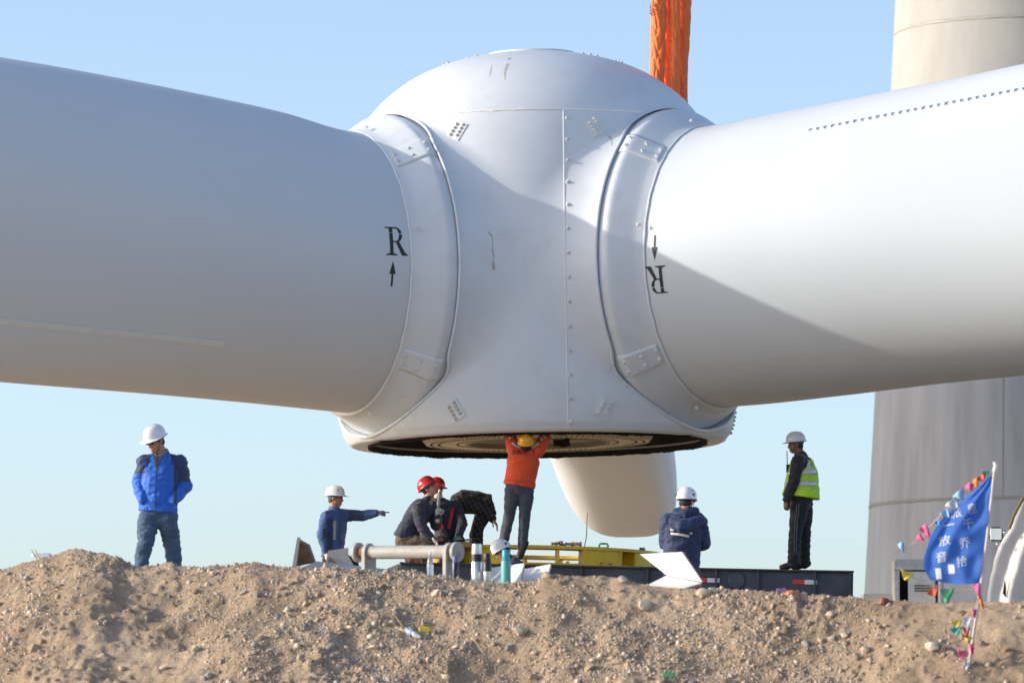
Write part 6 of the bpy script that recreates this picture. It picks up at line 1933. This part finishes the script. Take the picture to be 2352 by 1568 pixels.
pstring("string of coloured pennants wound down the flag pole to the ground", [(2228, 1520)],
        [(2085, 1312, .15, .08, -18, "yellow"), (2140, 1352, .16, .07, 32, "red"), (2175, 1352, .16, .13, 0, "green"), (2243, 1340, .09, .14, 12, "pink"), (2250, 1372, .06, .10, 20, "orange"), (2238, 1398, .06, .08, 0, "pink"),
         (2195, 1424, .15, .06, 10, "yellow"), (2195, 1440, .15, .07, 8, "teal"), (2222, 1418, .10, .12, 0, "pale"), (2220, 1440, .09, .09, 0, "red"), (2224, 1462, .10, .06, 0, "yellow"), (2230, 1478, .07, .10, 10, "pink"), (2210, 1493, .12, .07, -10, "pink"), (2220, 1520, .06, .07, 0, "pale")],
        [(2060, 1300), (2120, 1340), (2160, 1345), (2185, 1362), (2235, 1352), (2246, 1372), (2236, 1420), (2228, 1470), (2222, 1530)], "pennant strings by the flag")

# ------------------------------------------------------------------ parked car under a pale cover at the right edge
YCAR = -17.6
def pcar(px, py, dy=0.0): return W(px, py, YCAR + dy)
car_g = float(ground_z(5.7, YCAR + 1.0, False))
car0 = Vector((pcar(2475, 1300).x, YCAR + 2.2, car_g))
car = empty("parked_car", car0, "grey parked car with door mirror, mostly hidden by a pale cover", "car")
M_car = mat("car paint grey", (.10, .105, .11), .3, coat=.5)
M_glass = mat("car glass", (.03, .04, .045), .06, spec=.6)
xm = pcar(2318, 0).x - car0.x                                # left body side
hw = abs(xm)
def ring_(y, z0, z1, z2, w0, w1):      # half profile of the body at y
    return [(-w0, y, z0), (-w0 - .03, y, (z0 + z1) / 2), (-w0, y, z1), (-w1, y, z2), (w1, y, z2), (w0, y, z1), (w0 + .03, y, (z0 + z1) / 2), (w0, y, z0)]
rs_ = [ring_(-2.2, .35, .75, .95, hw * .85, hw * .72), ring_(-2.05, .25, .85, 1.05, hw * .95, hw * .80), ring_(-1.3, .22, .92, 1.45, hw, hw * .74), ring_(-.2, .22, .94, 1.50, hw, hw * .74), ring_(.7, .22, .92, 1.12, hw, hw * .84), ring_(1.9, .25, .80, .92, hw * .95, hw * .85), ring_(2.15, .35, .65, .72, hw * .8, hw * .7)]
vs_, fs_ = [], []
for r_ in rs_: vs_ += r_
for i in range(len(rs_) - 1):
    for k in range(8): fs_.append((i * 8 + k, i * 8 + (k + 1) % 8, (i + 1) * 8 + (k + 1) % 8, (i + 1) * 8 + k))
fs_ += [tuple(range(8))[::-1], tuple(48 + k for k in range(8))]
q = MB(); q.add(vs_, fs_); cb = q.build("body", M_car, car, smooth=35)
for sg in (-1, 1):
    q = MB(); q.prism([(sg * (hw * .985 + .004), -1.2, .97), (sg * (hw * .985 + .004), .55, .97), (sg * (hw * .79 + .004), -.1, 1.40), (sg * (hw * .79 + .004), -1.15, 1.38)], (sg * .012, 0, 0)); q.build("side_window", M_glass, car, smooth=None)
    for yy in (-1.45, 1.4):
        we = empty("wheel"); we.parent = car; we.location = (sg * hw * .93, yy, .31); we.rotation_euler = (0, rad(90), 0)
        q = MB(); q.lathe([(.19, -.1), (.29, -.1), (.31, -.07), (.31, .07), (.29, .1), (.19, .1)], 28); q.build("tyre", M_rubber, we)
        q = MB(); q.lathe([(0, .06 * sg), (.19, .09 * sg), (.195, -.09 * sg)], 24); q.build("rim", M_rim, we)
q = MB(); q.box((0, -2.19, .72), (hw * 1.4, .05, .10), bevel=.01); q.build("tail_lamp", M_red, car, smooth=30)
mc = pcar(2288, 1226, .55) - car0
q = MB(); q.box(mc, (.155, .07, .155), Matrix.Rotation(.12, 3, 'Z'), bevel=.03); mir = q.build("mirror", M_blk, car, smooth=40)
q = MB(); q.box(mc + Vector((-.004, -.037, 0)), (.125, .006, .125), Matrix.Rotation(.12, 3, 'Z'), bevel=.002); q.build("mirror_glass", mat("mirror glass", (.45, .55, .62), .18, metal=1.0), mir, smooth=None)
q = MB(); q.tube([mc + Vector((.05, .02, -.07)), mc + Vector((.16, .03, -.10)), mc + Vector((.26, .06, -.12))], .022, 8); q.build("mirror_arm", M_blk, mir)
M_tarp = mat("pale silver cover", (0.60, 0.58, 0.56), 0.6, var=.12, vscale=3, bump=.2, bscale=10, stain=(.42, .40, .38), stain_scale=3)
edge = pchip([1040, 1100, 1140, 1165, 1215, 1240, 1260, 1300, 1340, 1368, 1440], [2420, 2378, 2352, 2338, 2318, 2302, 2292, 2281, 2272, 2268, 2262])
vs_, fs_ = [], []
nr, nc = 44, 40
for j in range(nr):
    py = 1040 + 400 * j / (nr - 1)
    for i in range(nc):
        u_ = i / (nc - 1)
        if u_ < .75:
            px = float(edge(py)) + 4 * noise.noise(Vector((py * .03, 1, 0))) + (u_ / .75) * 190; dy = .0 + .05 * math.sin(u_ * 26 + py * .004) * min(1, u_ * 8) + .04 * noise.noise(Vector((u_ * 6, py * .012, 3))) - .1 * math.sin(math.pi * u_)
        else: px = float(edge(py)) + 190 + 20 * (u_ - .75) * 4; dy = (u_ - .75) * 4 * 1.6
        vs_.append(pcar(px, py, dy - .25) - car0)
# far side wall of the cover
for j in range(nr):
    py = 1040 + 400 * j / (nr - 1)
    vs_.append(pcar(float(edge(py)) + 6, py, 1.2) - car0)
for j in range(nr - 1):
    for i in range(nc - 1): fs_.append((j * nc + i, j * nc + i + 1, (j + 1) * nc + i + 1, (j + 1) * nc + i))
    b0 = nr * nc
    fs_.append((j * nc, (j + 1) * nc, b0 + j + 1, b0 + j))
q = MB(); q.add(vs_, fs_)
base_t = Vector((car0.x, car0.y - 2.3, car_g))
tarp = empty("car_cover", base_t, "pale silver cover sheet hanging over the parked car beside the flag", "cover")
to_ = q.build("sheet", M_tarp, tarp, smooth=60); to_.data.transform(Matrix.Translation(car0 - base_t)); s_ = to_.modifiers.new("t", 'SOLIDIFY'); s_.thickness = .01
for px, py in ((2309, 1222), (2293, 1249)):
    c = pcar(px, py, -.30) - base_t
    q = MB(); q.ball(c, .028, .020, .022); q.build("chrome_stud", mat("chrome", (.8, .8, .8), .1, metal=1.0), tarp)
q = MB(); q.tube([pcar(2318, 1214, -.30) - base_t, pcar(2328, 1185, -.30) - base_t, pcar(2345, 1152, -.30) - base_t, pcar(2372, 1105, -.28) - base_t], .018, 8); q.build("edge_strap", mat("olive strap", (.16, .13, .05), .8), tarp)
q = MB(); q.prism([pcar(2303, 1362, -.34) - base_t, pcar(2308, 1330, -.34) - base_t, pcar(2311, 1345, -.34) - base_t, pcar(2311, 1372, -.34) - base_t], (0, .01, 0)); q.build("slit", M_dark, tarp, smooth=None)

# ------------------------------------------------------------------ litter on the bank
def ga(px, py, dz=0.0):
    p = ground_at(px, py)
    if p is None: p = W(px, 1300, cY(px))
    p.z = float(ground_z(p.x, p.y)) + dz; return p
a, b = ga(931, 1452, .035), ga(966, 1472, .03)
d_ = b - a; L = d_.length; Mx = d_.to_track_quat('Z', 'Y').to_matrix().to_4x4()
bt_ = empty("crushed_bottle", a, "crushed clear plastic bottle lying on the slope", "bottle")
q = MB()
vs_, fs_ = [], []
for i in range(22):
    f_ = i / 21; r0 = .032 * (1 - .0 * f_) if f_ < .7 else .032 - .018 * (f_ - .7) / .3
    if i == 0 or i == 21: r0 *= .6
    for k in range(18):
        t_ = 2 * math.pi * k / 18
        rr_ = r0 * (1 + .28 * noise.noise(Vector((math.cos(t_) * 1.5, math.sin(t_) * 1.5, f_ * 9))))
        vs_.append(Mx @ Vector((rr_ * math.cos(t_), rr_ * .8 * math.sin(t_), f_ * L)))
for i in range(21):
    for k in range(18): fs_.append((i * 18 + k, i * 18 + (k + 1) % 18, (i + 1) * 18 + (k + 1) % 18, (i + 1) * 18 + k))
fs_ += [tuple(range(18))[::-1], tuple(21 * 18 + k for k in range(18))]
q.add(vs_, fs_); q.build("bottle_body", mat("milky plastic", (.80, .84, .87), .15, trans=.35), bt_, smooth=30)
q = MB(); q.lathe([(.034, L * .3), (.035, L * .48)], 18, Mx); q.build("label_band", mat("blue label", (.25, .45, .72), .4), bt_)
def scrap(name, px, py, sx, sy, m, label, cat, seed):
    c = ga(px, py, .012); vv, ff = [], []
    n = 8
    for j in range(n):
        for i in range(n):
            u_, v_ = i / (n - 1) - .5, j / (n - 1) - .5
            k_ = 1 - .5 * (abs(u_) * 2) ** 3
            vv.append(Vector((u_ * sx, v_ * sy * k_ * .3 - .0, v_ * sy * k_ + .35 * sy * .5 * noise.noise(Vector((u_ * 3 + seed, v_ * 3, seed))))) + Vector((0, -.02, sy * .35)))
    for j in range(n - 1):
        for i in range(n - 1): ff.append((j * n + i, j * n + i + 1, (j + 1) * n + i + 1, (j + 1) * n + i))
    q = MB(); q.add(vv, ff); o = q.build(name, m, None, loc=c); s_ = o.modifiers.new("t", 'SOLIDIFY'); s_.thickness = .006
    setp(o, label, cat)
scrap("plastic_scrap", 976, 1452, .12, .05, mat("yellow scrap", (.55, .48, .02), .5), "yellow plastic scrap near the crushed bottle", "scrap", 1)
scrap("plastic_scrap", 1535, 1564, .13, .04, mat("green scrap", (.08, .40, .14), .5), "torn green plastic strip low on the slope", "scrap", 5)
scrap("plastic_scrap", 1795, 1362, .10, .03, mat("purple scrap", (.22, .14, .38), .5), "purple paper scrap by the orange ball", "scrap", 8)
scrap("plastic_scrap", 95, 1277, .20, .05, mat("white film", (.78, .80, .82), .4), "white plastic film on the hump of the bank", "scrap", 11)
q = MB(); c = ga(1818, 1366, -.05); q.lathe([(0, .075), (.05, .066), (.082, .03), (.095, -.01), (.10, -.02), (.082, -.015)], 28); o = q.build("orange_cap", mat("orange plastic", (.80, .18, .05), .4), None, loc=c); setp(o, "orange plastic dome half sunk in the crest near the trailer", "cap")
q = MB(); c = ga(2030, 1372, .0); q.lathe([(0, .03), (.04, .024), (.055, -.01), (.055, -.03)], 20); o = q.build("red_cap", mat("dark red plastic", (.22, .05, .035), .5), None, loc=c); setp(o, "dark red cap half buried below the cabinet", "cap")
for i, (x0, y0, x1, y1) in enumerate(((72, 1262, 88, 1292), (80, 1262, 95, 1292), (632, 1450, 626, 1475), (1700, 1440, 1740, 1470), (1085, 1480, 1110, 1500), (900, 1420, 925, 1440), (700, 1490, 660, 1492))):
    a = ga(x1, max(y1, 1300) if i > 1 else 1296, .01); b = W(x0, y0, a.y - (.0 if i < 2 else .08))
    if i > 1: b = ga(x0, y0, .05)
    q = MB(); q.tube([a, a.lerp(b, .5) + Vector((0, 0, .01)), b], .0055, 5); o = q.build("dry_stalk", mat("dry straw", (.48, .38, .24), .9), None)
    o.data.transform(Matrix.Translation(-a)); o.location = a
    setp(o, (["pale dry stalk on the hump, the one nearer the picture edge", "pale dry stalk on the hump, the one nearer the walking man"][i] if i < 2 else ["", "", "short straw stalk standing on the sandy slope", "dry stalk low on the slope below the folded board", "dry stalk lying below the flasks", "thin dry stalk above the crushed bottle", "flat dry stalk on the sandy patch"][i]), "stalk", "dry stalks")
